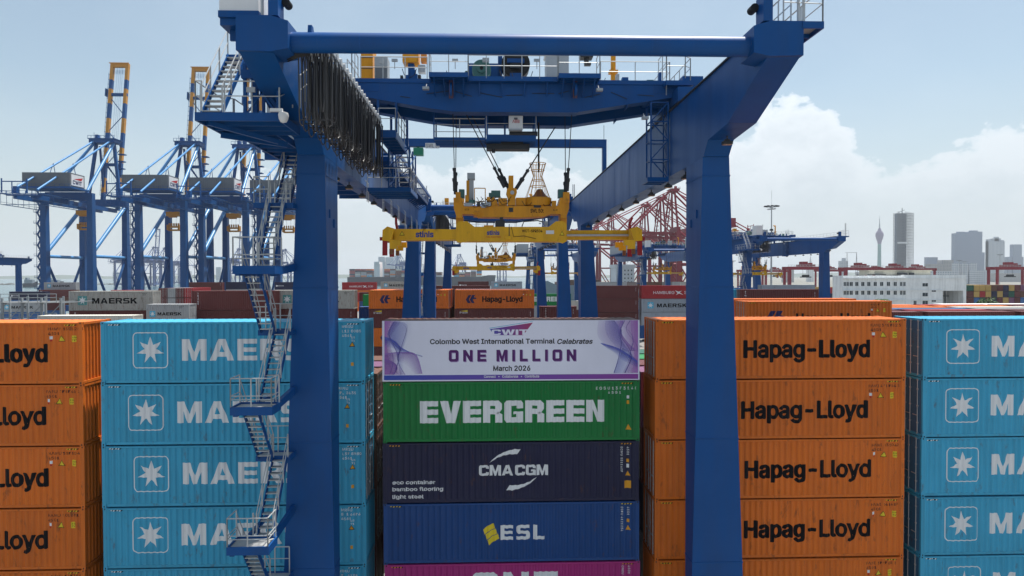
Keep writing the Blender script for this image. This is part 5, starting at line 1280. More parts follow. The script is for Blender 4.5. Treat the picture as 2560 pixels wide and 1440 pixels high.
# crane number on its sill
m = MB(); g = text_geo('STS-04', 1.9, .02)
for f in g[1]: m.add([(11.53, 4+g[0][i][0], 4.1+g[0][i][1]) for i in f], [f and tuple(range(len(f)))])
for px, dy, lab in ((405, 6, 'blue quay crane next to the end one, boom passing behind the stair platform'), (561, 14, 'third blue quay crane of the row, boom mostly behind the stair platform'), (704, 22, 'blue quay crane mostly hidden behind the near stair tower')):
    c = copy_tree(s0); c.location = (P(px, 700, YQ+dy)[0], YQ+dy, 0); c['label'] = lab
link('crane_number', m.mesh('crane_number'), INK_W, s0)

def sts_far(name, mat, boom_up):          # small distant crane in one mesh
    allm = MB()
    sts(lambda n, m, mt, par: allm.add(m.v, m.f), boom_up, mat, mat, mat, False)
    return allm.mesh(name)
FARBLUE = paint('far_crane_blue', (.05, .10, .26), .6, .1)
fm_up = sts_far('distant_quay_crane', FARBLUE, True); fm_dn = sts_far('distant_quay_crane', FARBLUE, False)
for px, Y, up, rz in ((300, 1540, 1, 0), (372, 1560, 1, 0), (400, 1600, 1, 0), (588, 1650, 1, 0), (336, 1900, 0, 0), (445, 1950, 0, 0), (735, 1750, 0, 2.6), (1007, 2100, 0, 2.9), (1155, 2150, 0, 2.9), (1258, 2300, 0, .3)):
    o = link('distant_quay_crane', fm_up if up else fm_dn, FARBLUE, None, (P(px, 690, Y)[0], Y, -2.0)); o.rotation_euler.z = rz
    tag(o, 'pale blue distant quay crane with its boom raised across the water' if up else 'pale blue distant quay crane with lowered boom across the water', 'quay crane', 'distant cranes with raised booms' if up else 'distant cranes with lowered booms')
# red cranes on the side quay, booms out to the left over the ship
r0 = None
for i, (px, Y, lab) in enumerate(((1684, 545, 'red quay crane with the tallest looking apex, beside the right blue leg'), (1655, 600, 'red quay crane second from the right blue leg'), (1615, 662, 'red quay crane in the middle of the red row'), (1531, 742, 'red quay crane second farthest in the red row'), (1494, 835, 'farthest red quay crane of the red row'))):
    loc = (P(px, 690, Y)[0]+31, Y, 0)
    if r0 is None: r0 = sts_thing('red_quay_crane', lab, 'quay crane', loc, 'red quay cranes', False, RED_STS, RED_STS, RED_STS, R(90)); c = r0
    else: c = copy_tree(r0); c['label'] = lab
    c.location = loc; c.rotation_euler.z = R(90)

# ------------------------------------------------------------------ containers behind the front row
HID = ['maroon', 'maroon', 'brown', 'orange', 'blue', 'grey', 'dkgreen', 'red', 'maroon', 'navy', 'white', 'purple']
rd = random.Random(3)
COLX = [-31.05, -18.02, -5.01, 7.98, 21.03, 34.1]
CNAME = dict(maroon='maroon', brown='rust brown', orange='orange', blue='mid blue', grey='grey', dkgreen='bottle green', red='red', navy='navy', white='cream', purple='dull purple', sky='sky blue', green='green', greyclean='clean grey', greyold='worn grey', royal='royal blue', yellow='ochre', magenta='magenta')
def hid(x, y, tier, col, where, **k): return container(x, y, tier, col, None, f'{CNAME[col]} container stacked {where}', f'{CNAME[col]} containers {where}', detail=0, **k)
for ci, x in enumerate(COLX):
    for k in range(1, 4+(ci == 3)):
        y = Y0+2.85*k
        for t in range(1, 5):
            if ci == 1 and k == 1 and t > 1:
                container(x+.02*t, y, t, 'brown', None, f'rust brown container with doors behind the sky blue stack, {["", "", "third", "second", "topmost"][t]} of its stack', detail=1, right='door')
            elif ci == 3 and k == 1 and t > 2: container(x-.02*t, y, t, 'purple' if t == 4 else 'maroon', None, f'{"dull purple" if t == 4 else "maroon"} container just behind the orange stack by the banner', detail=1, left='door')
            elif ci == 3 and k in (3, 4) and t == 4: hid(x-.1, y, t, 'green' if k == 3 else 'dkgreen', 'in the rows behind the orange stack')
            else: hid(x+rd.uniform(-.05, .05), y, t, rd.choice(HID), 'in the first yard block behind the front row')
def bstack(px, Y, spec, n, where, L=L40, H=H9, right='end', left='door', code_=('MSKU 7', '45G1'), x=None, top_only=3, gr=None):
    """stack with its left front edge at photo column px; spec from the top down: (colour, marking, label)"""
    x0 = P(px, 720, Y)[0] if x is None else x
    for i in range(n):
        tier = n-1-i
        if i < len(spec):
            c, mk, lab = spec[i]
            container(x0+rd.uniform(-.04, .04), Y+rd.uniform(-.03, .03), 0, c, mk, lab, gr, L=L, H=H, z=tier*H, detail=1, left=left, right=right, code=code_)
        elif i < top_only: hid(x0+rd.uniform(-.05, .05), Y, 0, rd.choice(HID[:6]), where, L=L, H=H, z=tier*H)
W2 = 'in the lower tiers of the second yard block'
bstack(172, 102.5, [('greyold', 'gteal', 'rust stained grey container with teal star panel, beside the steel access rack'), ('maroon', 'tex', 'maroon container under the rust stained grey one with teal star panel')], 6, W2, right='end')
bstack(365, 99.3, [('grey', 'gstar', 'short patched grey container with blue star panel, behind the sky blue roof')], 6, W2, L=L20, H=H8, right='door')
bstack(478, 102.5, [('maroon', 'tri', 'maroon container with upright white lettering, left of the near stairs'), ('maroon', 'plain', 'maroon container under the one with upright white lettering by the stairs')], 6, W2)
bstack(685, 105.5, [('greyold', 'gteal', 'rust stained grey container with teal star panel, behind the near left crane leg'), ('maroon', 'plain', 'maroon container under the rust stained grey one behind the near leg')], 6, W2)
bstack(922, 105, [('orange', 'hl', 'orange container with arrow logo behind the two left crane legs'), ('maroon', 'beacon', 'maroon container with small wedge logo under the orange one behind the crane legs'), ('orange', 'hl', 'orange container glimpsed in the gap left of the banner'), ('maroon', 'plain', 'maroon container glimpsed low in the gap left of the banner')], 6, W2, right='door')
bstack(1137, 105, [('orange', 'hl', 'orange container with arrow logo, in full view under the small spreader'), ('maroon', 'beacon', 'maroon container with small wedge logo right behind the middle of the banner')], 6, W2, right='door')
for k in (1, 2, 3):
    bstack(None, 105+2.85*k, [('orange' if k < 3 else 'maroon', None, f'container end row {["", "one", "two", "three"][k]} behind the orange one with arrow logo at the crane legs')], 6, W2, x=P(922, 720, 105)[0]+.1*k, right='door', top_only=2)
    bstack(None, 105+2.85*k, [('maroon', None, f'maroon container {["", "one row", "two rows", "three rows"][k]} behind the orange one under the small spreader')], 6, W2, x=P(1137, 720, 105)[0]-.1*k, right='door', top_only=2)
bstack(897, 113, [('royal', 'esl', 'royal blue container with yellow wave logo peeping out left of the orange container')], 5, W2)
bstack(907, 150, [('green', 'ever', 'green container peeping out above the royal blue one left of the crane legs')], 6, 'in the third yard block', H=H8)
bstack(1350, 112, [('maroon', 'tri', 'short maroon container with upright white lettering, right of the orange container and banner')], 5, W2, L=L20)
bstack(1290, 150, [('green', 'ever', 'green container behind the right end of the orange one under the small spreader')], 6, 'in the third yard block', H=H8)
bstack(1456, 147, [('maroon', 'plain', 'maroon container left of the red one, topmost behind the right far legs'), ('maroon', 'plain', 'maroon container behind the right far legs, second tier'), ('maroon', 'tri', 'maroon container behind the right far legs, third tier')], 6, 'in the third yard block', left='end')
bstack(1604, 147, [('red', 'hs', 'bright red container with white lettering and flag logo, beside the right crane leg'), ('greyclean', 'gstar', 'clean grey container with blue star panel under the bright red one'), ('greyclean', None, 'plain grey container below the one with the blue star beside the right leg')], 6, 'in the third yard block', left='end')
bstack(1850, 103, [('maroon', 'tex', 'long maroon container with white lettering right of the near right leg')], 6, W2, left='door')
bstack(1752, 104.5, [('sky', None, 'short sky blue container showing only its end right of the near right leg')], 6, W2, L=L20)
bstack(1905, 152, [('greyclean', None, 'pale grey container roof above the long maroon one, right of the right leg')], 6, 'in the third yard block')
bstack(None, Y0+2.85*8, [('orange', 'hl', 'orange container with doors, standing behind the orange stack and right crane leg'), ('orange', 'hl', 'orange container one tier below the rear orange one with doors')], 6, 'in the first yard block behind the front row', x=21.0, left='door')
bstack(None, Y0+2.85*10, [('orange', 'hl', 'rearmost orange container whose roof shows behind the other orange ones')], 6, 'in the first yard block behind the front row', x=21.7-.6, left='door')
W5 = 'in the low stacks on the right of the second yard block'
for k, (c1, c2) in enumerate((('maroon', 'maroon'), ('red', 'maroon'), ('blue', 'grey'), ('orange', 'white'), ('orange', 'orange'), ('orange', 'red'))):
    Y = 91.5+k*4.3
    for j, (x, c) in enumerate(((47.2, 'maroon'), (60.2, c1), (73.3, c2), (86.4, 'maroon'))):
        for t in (4, 3): hid(x, Y, t, c if t == 4 else rd.choice(HID), W5)
W6 = 'in the far yard blocks by the quay'
def far(px, Y, c, mk, lab, n=6, L=L40, gr=None): bstack(px, Y, [(c, mk, lab)], n, W6, L=L, top_only=2, gr=gr)
far(110, 272, 'grey', 'gstar', 'small distant grey container with star under the end crane of the quay row')
far(97, 268, 'maroon', 'cai', 'small distant maroon container with white lettering, below the grey star one', 5)
far(23, 240, 'navy', 'fish', 'small distant navy container near the water beyond the steel rack', 5); far(0, 215, 'grey', 'gstar', 'small distant weathered grey container beyond the steel rack', 4); far(55, 225, 'maroon', 'plain', 'small distant maroon container beyond the steel rack', 4)
far(855, 248, 'red', 'hs', 'distant red container with white lettering, left of the crane legs'); far(952, 268, 'greyold', 'gstar', 'distant worn grey container with star, left of the crane legs'); far(1145, 272, 'maroon', 'fish', 'distant maroon container with white logo under the small spreader')
far(1228, 268, 'greyclean', 'gstar', 'distant grey container with star, right of the distant maroon one'); far(1088, 152, 'maroon', None, 'long maroon roofs just above the orange containers, between the legs')
far(473, 262, 'maroon', 'plain', 'distant maroon container on top behind the near stairs'); far(565, 272, 'navy', None, 'distant navy container behind the near stairs'); far(686, 262, 'navy', 'fish', 'distant navy container with white fish logo left of the near leg')
far(277, 262, 'red', None, 'distant red container roof under the second quay crane', 5); far(360, 262, 'grey', None, 'distant grey container roof under the second quay crane', 5); far(405, 250, 'maroon', None, 'distant maroon container roof between the first two quay cranes', 5)
for k in range(16):
    px = 290+k*72 if k < 9 else 940+(k-9)*85
    far(px, 205+(k % 3)*6, rd.choice(['maroon', 'maroon', 'grey', 'red', 'white']), None, 'distant plain container in the flat rows before the quay', 5 if k < 9 else 4, gr='flat rows before the quay')
# containers standing end-on, doors to us
for k, c in enumerate(('maroon', 'grey', 'maroon', 'red')):
    x = P(396+k*21, 720, 190)[0]+1.25
    for t in range(6):
        if t < 4: continue
        o = container(x-L40/2, 190+L40/2-CW/2, 0, c, None, f'distant {CNAME[c]} container turned door end towards us, {["lower", "upper"][t-4]} of its pair', 'containers turned door end on', detail=1, right='end', left='door', z=t*2.75, H=H8); o.rotation_euler.z = R(90)
bstack(0, 80, [('maroon', None, 'maroon container showing its closed end beside the steel rack')], 5, W2, x=P(28, 760, 80)[0]-L40, right='end')
bstack(92, 90, [('white', None, 'cream container roof in front of the steel rack')], 5, W2, L=L40)
# steel rack for refrigerated containers
RACKM = paint('rack_grey_steel', (.26, .29, .31), .5, .3)
rk = thing('reefer_rack', 'grey steel access rack with railings beside the rust stained grey container', 'steel rack', (-62, 100, 0))
for i in range(6):
    x = -70.5+i*2.45; yy = 94+i*.2
    m = MB()
    for y in (yy, yy+9): m.box(x-.12, x+.12, y-.12, y+.12, 0, 16.6)
    for z in (8.2, 10.8, 13.4, 16.0): m.box(x-.1, x+.1, yy+.12, yy+8.88, z-.12, z)
    m.build('rack_frame', RACKM, rk)
for z in (10.8, 13.4, 16.0):
    m = MB(); m.box(-70.5, -58.2, 94.1, 95.2, z, z+.08); m.build('rack_walkway', GRATE, rk)
    m = MB(); rail_geo(m, [(-70.5, 93.95, z+.08), (-58.2, 93.95, z+.08)], h=1.1, r=.05, post=1.2); m.build('guard_rail', RACKM, rk)
    m = MB()
    for i in range(5): m.beam((-70.4+i*2.45, 95.3, z-2.4), (-68.1+i*2.45, 95.3, z-.1), .09)
    m.build('rack_brace', RACKM, rk)

# ------------------------------------------------------------------ light masts
def mast(px, py, Y, lab, k=1.):
    x, z = P(px, py, Y); t = thing('light_mast', lab, 'light mast', (x, Y, 0), 'light masts')
    m = MB(); m.tube((x, Y, 0), (x, Y, z), .36*k, 12, .15*k); m.tube((x, Y, z), (x, Y, z+4.5*k), .04*k, 5); m.build('pole', GALV, t)
    m = MB(); m.path([(x+1.0*k*math.cos(a*.5236), Y+1.6*k*math.sin(a*.5236), z-.6*k) for a in range(12)], .1*k, 5, True)
    for a in range(6): c, s_ = math.cos(a*1.0472), math.sin(a*1.0472); m.beam((x, Y, z-.3*k), (x+1.6*k*c, Y+1.6*k*s_, z+.2*k), .12*k)
    hd = m.build('lamp_ring', GREYBOX, t)
    for a in range(10):
        c, s_ = math.cos(a*.6283), math.sin(a*.6283); r_ = 1.65*k
        m = MB(); m.box(x+c*r_-.34*k, x+c*r_+.34*k, Y+s_*r_-.3*k, Y+s_*r_+.3*k, z+.0*k, z+.28*k); m.build('lamp_head', DARK, hd)
mast(1929, 517, 185, 'tall grey light mast beside the white box of the right blue crane', 1.0)
mast(1832, 653, 420, 'small light mast just right of the near right leg', .9); mast(2500, 637, 520, 'small light mast before the pale high-rise at the right', .95); mast(2398, 652, 560, 'small light mast before the twin tower block', .95); mast(2412, 655, 640, 'faint light mast right behind the one before the twin block', .95)

# ------------------------------------------------------------------ red rubber-tyred gantries
q0 = None
def rtg_make(lab, loc):
    t = thing('red_yard_gantry', lab, 'gantry crane', (0, 0, 0), 'red yard gantries')
    for x in (-12, 12):
        for y in (-4, 4): m = MB(); m.box(x-.7, x+.7, y-.6, y+.6, 1, 24); m.build('leg', RED_STS, t)
        m = MB(); m.box(x-.8, x+.8, -6, 6, 1.2, 2.6); m.build('sill_beam', RED_STS, t)
    for y in (-4, 4): m = MB(); m.box(-13.5, 13.5, y-.6, y+.6, 23.2, 25.2); m.build('girder', RED_STS, t)
    m = MB(); m.box(-4, 4, -5, 5, 25.4, 26.6); m.box(-3, 0, -3, 3, 26.6, 28.4); m.box(1.5, 3, -3, 0, 26.6, 27.6); m.build('trolley', RED_STS, t)
    m = MB(); rail_geo(m, [(-13.5, -5, 25.2), (13.5, -5, 25.2)], h=1.2, r=.07, post=2); m.build('guard_rail', GALV, t)
    m = MB(); m.box(-3.2, 3.2, -1.2, 1.2, 18.2, 18.8); m.box(-2, 2, -1, 1, 18.8, 20); [m.tube((x, 0, 20), (x, 0, 25), .06, 4) for x in (-1.8, 1.8)]; m.build('spreader', DARK, t)
    t.location = loc; return t
for i, (px, Y, lab) in enumerate(((2014, 432, 'red yard gantry with a dark spreader right of the right blue crane leg'), (2150, 470, 'red yard gantry just right of the far blue leg, behind the white building'), (2236, 500, 'red yard gantry behind the middle of the white building'), (2292, 540, 'red yard gantry behind the right of the white building'), (2525, 455, 'red yard gantry above the mixed wall of containers'), (1880, 640, 'faint red yard gantry behind the far crane spreader'), (1938, 700, 'faint red yard gantry behind the light mast'), (2075, 640, 'faint red yard gantry behind the far blue leg'), (2190, 620, 'faint red yard gantry behind the white building roof'))):
    loc = (P(px, 690, Y)[0], Y, 0)
    if q0 is None: q0 = rtg_make(lab, loc)
    else: c = copy_tree(q0); c.location = loc; c['label'] = lab

# ------------------------------------------------------------------ mixed stacks by the white building and under the far cranes
cols2 = ['yellow', 'yellow', 'navy', 'yellow', 'maroon', 'navy', 'maroon', 'blue', 'brown', 'brown', 'red', 'purple', 'dkgreen', 'maroon']
WA = 'end-on in the mixed wall of containers right of the white building'
for ix in range(11):
    for t in range(5):
        Yb = 292; x = P(2421, 700, Yb)[0]+ix*2.62
        o = hid(x-L40/2+1.2, Yb+L40/2-CW/2, 0, rd.choice(cols2), WA, z=1.6+t*2.75, H=H8, L=L40); o.rotation_euler.z = R(90)
WB = 'in the mixed rows under the red gantries'
for px in range(1830, 2100, 40):
    for t in range(4):
        Yb = 330+(px % 3)*8; hid(P(px, 700, Yb)[0], Yb, 0, rd.choice(cols2), WB, z=2+t*2.9)
for px in range(1480, 1730, 44):
    for t in range(3, 6): hid(P(px, 700, 300)[0], 300, 0, rd.choice(['yellow', 'white', 'grey', 'yellow', 'brown']), 'in the pale rows before the red quay cranes', z=t*2.9-.6)
# ------------------------------------------------------------------ land beyond the basin, breakwater, far coast
LAND = paint('town_ground', (.17, .17, .15), .9, .4, streak=.02)
m = MB(); m.pxy([(168, 374), (9000, 374), (9000, 7000), (1500, 7000), (420, 2600), (168, 1100)], -5.6, .2); tag(m.build('town_land', LAND), kind='structure')
GREENH = paint('hazy_tree_cover', (.05, .075, .045), .9, .5, streak=.02)
def ridge(name, x0, x1, Y, dep, hmax, seed, z0=-2.6):
    rr = random.Random(seed); n = 46; m = MB(); vs = []
    for i in range(n):
        x = x0+(x1-x0)*i/(n-1); h = hmax*(.45+.55*abs(math.sin(i*.37+seed))*rr.uniform(.6, 1)) * min(1, i/4, (n-1-i)/4+.05)
        vs += [(x, Y, z0), (x, Y+dep*.5, z0+h), (x, Y+dep, z0)]
    fs = []
    for i in range(n-1): a = 3*i; fs += [(a, a+3, a+4, a+1), (a+1, a+4, a+5, a+2)]
    m.add(vs, fs); return tag(m.build(name, GREENH), kind='structure')
ridge('far_coast', -9500, -800, 7200, 900, 46, 2); ridge('far_coast', -1500, 2600, 8600, 900, 40, 5); ridge('far_coast', 900, 9500, 7400, 900, 70, 8)
ROCK = paint('breakwater_rock', (.16, .14, .12), .9, .5, streak=.1)
rr = random.Random(4); m = MB()
for i in range(420):
    x = -2050+i*2.6; y = 1990+rr.uniform(-4, 4); s = rr.uniform(1.4, 2.6); z = -2.6+rr.uniform(0, 3.0)
    m.hexa([(x-s+rr.uniform(-.5, .5), y-s, z-1), (x+s, y-s+rr.uniform(-.5, .5), z-1), (x+s, y+s, z-1), (x-s, y+s, z-1), (x-s*.6, y-s*.6, z+s*.7), (x+s*.7, y-s*.5, z+s*.6), (x+s*.5, y+s*.6, z+s*.8), (x-s*.5, y+s*.5, z+s*.7)])
tag(m.build('breakwater', ROCK), 'low rocky breakwater across the water beyond the quay cranes', 'breakwater', kind='stuff')

# ------------------------------------------------------------------ ships
HULLB = paint('ship_hull_dark_blue', (.010, .022, .045), .6, .2, streak=.1); HULLG = paint('ship_hull_grey', (.22, .27, .31), .5, .25, streak=.1)
def hull(m, x0, x1, y, w, zd, bow):      # bow = +1 at x1, -1 at x0
    n = 20; a = []; b = []
    for i in range(n+1):
        t = i/n; f = t if bow > 0 else 1-t
        k = 1-.96*max(0, (f-.84)/.16)**2.2 if f > .84 else (1-.25*((.06-f)/.06)**2 if f < .06 else 1)
        a.append((x0+(x1-x0)*t, k))
    vs = []
    for x, k in a:
        sh = (1 if bow > 0 else -1)*(5 if (x-x0)/(x1-x0)*(1 if bow > 0 else -1)+(0 if bow > 0 else 1) > .9 else 0)
        rise = 4 if sh else 0
        vs += [(x, y-w/2*k*.92, -4.5), (x+sh*.6, y-w/2*k, zd+rise), (x+sh*.6, y+w/2*k, zd+rise), (x, y+w/2*k*.92, -4.5)]
    fs = [(0, 1, 2, 3), (4*n, 4*n+3, 4*n+2, 4*n+1)]
    for i in range(n): o = 4*i; fs += [(o, o+4, o+5, o+1), (o+1, o+5, o+6, o+2), (o+2, o+6, o+7, o+3), (o+3, o+7, o+4, o)]
    m.add(vs, fs)
Ys = 1690.; xs0 = P(872, 700, Ys)[0]; xs1 = P(1236, 700, Ys)[0]
sh = thing('container_ship', 'long dark blue container ship loaded with boxes across the harbour', 'ship', ((xs0+xs1)/2, Ys, -2.5))
m = MB(); hull(m, xs0, xs1, Ys, 48, 18, 1); m.build('hull', HULLB, sh)
m = MB(); xb = P(946, 690, Ys)[0]; m.box(xb-7, xb+7, Ys-22, Ys+22, 18, 50); m.box(xb-6, xb+6, Ys-26, Ys+26, 50, 55); m.build('bridge', WHITE, sh)
m = MB(); xf = P(1120, 690, Ys)[0]; m.box(xf-5, xf+5, Ys-8, Ys+8, 18, 54); m.build('funnel', HULLB, sh)
rd2 = random.Random(11); sc_ = ['maroon', 'maroon', 'grey', 'white', 'sky', 'blue', 'brown', 'red', 'navy', 'greyclean', 'orange']
x = xs0+6; b = 0
while x < xs1-30:
    if abs(x+6-xb) < 16 or abs(x+6-xf) < 13: x += 14; continue
    nt_ = 5 if b < 9 else rd2.choice((3, 4, 4))
    for t in range(nt_):
        c = rd2.choice(sc_); m_key = cached('shipbox', lambda: (lambda q: (q.box(-6.0, 6.0, -22, 22, 0, 2.8), q.mesh('deck_container'))[1])(MB()))
        o = link('deck_container', m_key, C[c], None, (x+6.1, Ys, 18.2+t*3.9)); o.scale = (1.05, 1, 1.32)
        tag(o, f'{CNAME[c]} container row stacked on the long dark blue ship across the harbour', 'container', f'{CNAME[c]} boxes on the far ship')
    x += 14; b += 1
Yg = 640.; xa = P(1361, 705, Yg)[0]; xb = P(1640, 705, Yg)[0]
s2 = thing('moored_ship', 'grey hulled ship with white bridge moored under the red quay cranes', 'ship', ((xa+xb)/2, Yg, -2.5))
m = MB(); hull(m, xa, xb, Yg, 30, 11, -1); m.build('hull', HULLG, s2)
m = MB(); x0 = P(1533, 690, Yg)[0]; x1 = P(1578, 690, Yg)[0]; m.box(x0, x1, Yg-14, Yg+14, 11, 27); m.box(x0-1, x1+1, Yg-15, Yg+15, 27, 30); m.build('bridge', WHITE, s2)
for k in range(4):
    for j in range(5): m = MB(); m.box(x0+1.6+j*3.1, x0+2.6+j*3.1, Yg-14.06, Yg-14, 13+k*3.6, 14.4+k*3.6); m.build('window', DARK, s2)
m = MB(); 
for k in range(4): xx = P(1400+k*28, 690, Yg)[0]; m.box(xx-4, xx+4, Yg-12, Yg+12, 11, 14+k % 2*2)
m.build('hatch_stack', C['brown'], s2)
for px, Y, w, h, lab in ((75, 1500, 26, 14, 'small hazy ship in open water beside the end quay crane'), (136, 1520, 34, 13, 'small hazy ship seen between the legs of the end quay crane')):
    x = P(px, 700, Y)[0]; t = thing('distant_ship', lab, 'ship', (x, Y, -2.5)); m = MB(); hull(m, x-w/2, x+w/2, Y, 12, 6, 1); m.build('hull', HULLB, t); m = MB(); m.box(x-w*.35, x+w*.3, Y-5, Y+5, 6, h); m.box(x-w*.3, x-w*.1, Y-4, Y+4, h, h+4); m.build('superstructure', HULLG, t)

# ------------------------------------------------------------------ white port building
def wall_mat(name, base, stain=.35):
    return paint(name, base, .8, stain, 0, 1.1, rnd=0, dirtcol=tuple(c*.45 for c in base), bump=.2)
WWALL = wall_mat('weathered_white_wall', (.80, .82, .82), .45); GLASS = paint('dark_window_glass', (.03, .045, .055), .12, .1); CREAM = wall_mat('cream_wall', (.52, .50, .42))
Yw = 232.; wx0 = P(2107, 690, Yw)[0]; wx1 = P(2262, 690, Yw)[0]; wx2 = P(2419, 690, Yw)[0]
wb = thing('port_building', 'weathered white low building with rows of small dark windows right of the blue leg', 'building', ((wx0+wx2)/2, Yw, 0))
zt_ = P(2200, 689, Yw)[1]
ox0 = P(2360, 727, Yw)[0]; ox1 = P(2411, 727, Yw)[0]; oz = P(2360, 727, Yw)[1]
m = MB(); m.box(wx0, wx1, Yw, Yw+7, 0, zt_); m.build('wall', WWALL, wb)
m = MB(); m.box(wx1, ox0, Yw+.6, Yw+18, 0, zt_+.2); m.box(ox1, wx2, Yw+.6, Yw+18, 0, zt_+.2); m.box(ox0, ox1, Yw+.6, Yw+18, oz, zt_+.2); m.box(ox0, ox1, Yw+9, Yw+18, 0, oz); m.build('wall', WWALL, wb)
for z in (P(0, 700, Yw)[1]-.1, P(0, 728, Yw)[1]-.5, P(0, 750, Yw)[1]-1):
    m = MB(); m.box(wx0-.3, wx1+.2, Yw-.9, Yw-.001, z, z+.22); m.build('ledge', WWALL, wb); m = MB(); m.box(wx1+.21, ox0-.3 if z < oz+1 else wx2+.2, Yw+.25, Yw+.599, z, z+.16); m.build('ledge', WWALL, wb)
def win(px, py, w, h, y):
    x, z = P(px, py, y); m = MB(); m.box(x, x+w, y-.03, y-.004, z-h, z); f = m.build('window', GLASS, wb)
    m = MB(); t_ = .07; m.box(x-t_, x, y-.07, y-.004, z-h-t_, z+t_); m.box(x+w, x+w+t_, y-.07, y-.004, z-h-t_, z+t_); m.box(x, x+w, y-.07, y-.004, z, z+t_); m.box(x-.1, x+w+.1, y-.16, y-.004, z-h-.14, z-h-t_); m.box(x+w/2-.025, x+w/2+.025, y-.06, y-.03, z-h, z); m.build('window_frame', WWALL, f)
for px in (2109, 2116, 2124, 2138, 2153, 2168, 2184, 2200, 2217, 2234, 2250, 2258):
    for py in (705, 727): win(px, py, .8 if px in (2109, 2116, 2250, 2258) else 1.1, 1.35, Yw)
for px, py, w, h in ((2306, 708, 1.9, 1.1), (2306, 732, 1.9, 1.2), (2306, 752, 1.9, 1.4), (2329, 725, 1.5, .6), (2329, 750, 1.5, .6), (2284, 752, 1.0, 1.5)): win(px, py, w, h, Yw+.6)
m = MB(); x0 = P(2203, 688, Yw)[0]; x1 = P(2345, 688, Yw)[0]; m.box(x0, x1, Yw+4, Yw+14, zt_+.2, zt_+1.7); m.box(x0-.4, x1+.4, Yw+3.6, Yw+14.4, zt_+1.7, zt_+1.95); m.build('penthouse', CREAM, wb)
for a, b in ((2258, 2280), (2183, 2226), (2288, 2297)): m = MB(); m.box(P(a, 688, Yw)[0], P(b, 688, Yw)[0], Yw+2.5, Yw+3.6, zt_+.21, zt_+(1.0 if a > 2200 else .5)); m.build('roof_plant', DARK, wb)
m = MB()
for k in range(4): x = ox0+1.0+k*(ox1-ox0-1)/3.6; m.box(x-.15, x+.15, Yw+8.3, Yw+8.6, 0, oz)
m.box(ox0, ox1, Yw+8, Yw+9, oz-2.2, oz-1.9); m.build('bay_frame', GREYHOUSE, wb)
# little trees beside it
LEAF = paint('leaf_green', (.05, .10, .025), .7, .5, streak=1, rnd=.1); BARK = paint('bark_brown', (.10, .07, .045), .9, .4)
def tree(px, py, Y, r, lab, palm=False, seed=1):
    x, z = P(px, py, Y); rr = random.Random(seed); t = thing('palm_tree' if palm else 'tree', lab, 'tree', (x, Y, 0))
    m = MB(); m.tube((x, Y, 0), (x, Y, z), .28, 8, .16)
    if not palm:
        for k in range(5): a = k*1.26; m.tube((x, Y, z-1.5), (x+r*.6*math.cos(a), Y+r*.6*math.sin(a), z+.3), .1, 5, .04)
    m.build('trunk', BARK, t)
    m = MB()
    if palm:
        for k in range(13):
            a = k*.483+rr.uniform(-.2, .2); pr_ = None
            for j in range(6):
                f = j/5; d = r*f; hh = z+.9*math.sin(f*2.4)*r*.35-.25*f*f*r; c, s_ = math.cos(a), math.sin(a); w = .34*(1-f*.8)
                cur = ((x+c*d-s_*w, Y+s_*d+c*w, hh-.1), (x+c*d, Y+s_*d, hh+.05), (x+c*d+s_*w, Y+s_*d-c*w, hh-.1))
                if pr_: m.add(pr_+cur, [(0, 1, 4, 3), (1, 2, 5, 4)])
                pr_ = cur
    else:
        for k in range(900):
            u = Vector((rr.gauss(0, 1), rr.gauss(0, 1), rr.gauss(0, .7))).normalized()*r*(.45+.55*rr.random())*(1+.25*math.sin(5*rr.random()))
            c = Vector((x, Y, z+.2))+u; a = Vector((rr.uniform(-1, 1), rr.uniform(-1, 1), rr.uniform(-1, 1)))*.28; b = a.cross(Vector((rr.uniform(-1, 1), rr.uniform(-1, 1), 1))).normalized()*.22
            m.add([c-a, c+b, c+a, c-b], [(0, 1, 2, 3)])
    m.build('crown', LEAF, t)
tree(2205, 752, 205, 2.3, 'small palm tree in front of the white building', True, 2); tree(2470, 768, 190, 2.6, 'small leafy tree right of the white building below the mixed containers', False, 5); tree(2455, 769, 192, 1.9, 'smaller leafy bush beside the leafy tree right of the white building', False, 8)
m = MB(); a = P(2475, 775, 150)[0]; m.box(a, a+40, 150, 170, 0, P(2475, 768, 150)[1]); tag(m.build('flat_roofed_shed', WWALL), 'flat pale roofed shed beyond the stacks and the leafy tree', 'shed')

# ------------------------------------------------------------------ city skyline
def facade(name, wall, glass, sx=3.2, sz=3.4):
    if name in MATS: return MATS[name]
    m_ = bpy.data.materials.new(name); m_.use_nodes = True; MATS[name] = m_; t = m_.node_tree; b = t.nodes['Principled BSDF']
    co = t.nodes.new('ShaderNodeTexCoord'); sp_ = t.nodes.new('ShaderNodeSeparateXYZ'); t.links.new(co.outputs['Object'], sp_.inputs[0])
    def band_(s, per, duty): return mth(t, 'GREATER_THAN', mth(t, 'FRACT', mth(t, 'DIVIDE', mth(t, 'ADD', s, 5000.), per)), duty)
    hx_ = mth(t, 'ADD', sp_.outputs[0], sp_.outputs[1]); w = mth(t, 'MULTIPLY', band_(hx_, sx, .38), band_(sp_.outputs[2], sz, .42))
    t.links.new(mixc(t, w, wall, glass), b.inputs['Base Color']); b.inputs['Roughness'].default_value = .5; return m_
F1 = facade('facade_grey', (.33, .37, .45), (.15, .20, .29)); F2 = facade('facade_pale', (.58, .60, .63), (.27, .32, .38), 4.5, 3.6); F3 = facade('facade_tan', (.44, .42, .41), (.22, .25, .28), 3.6, 3.2)
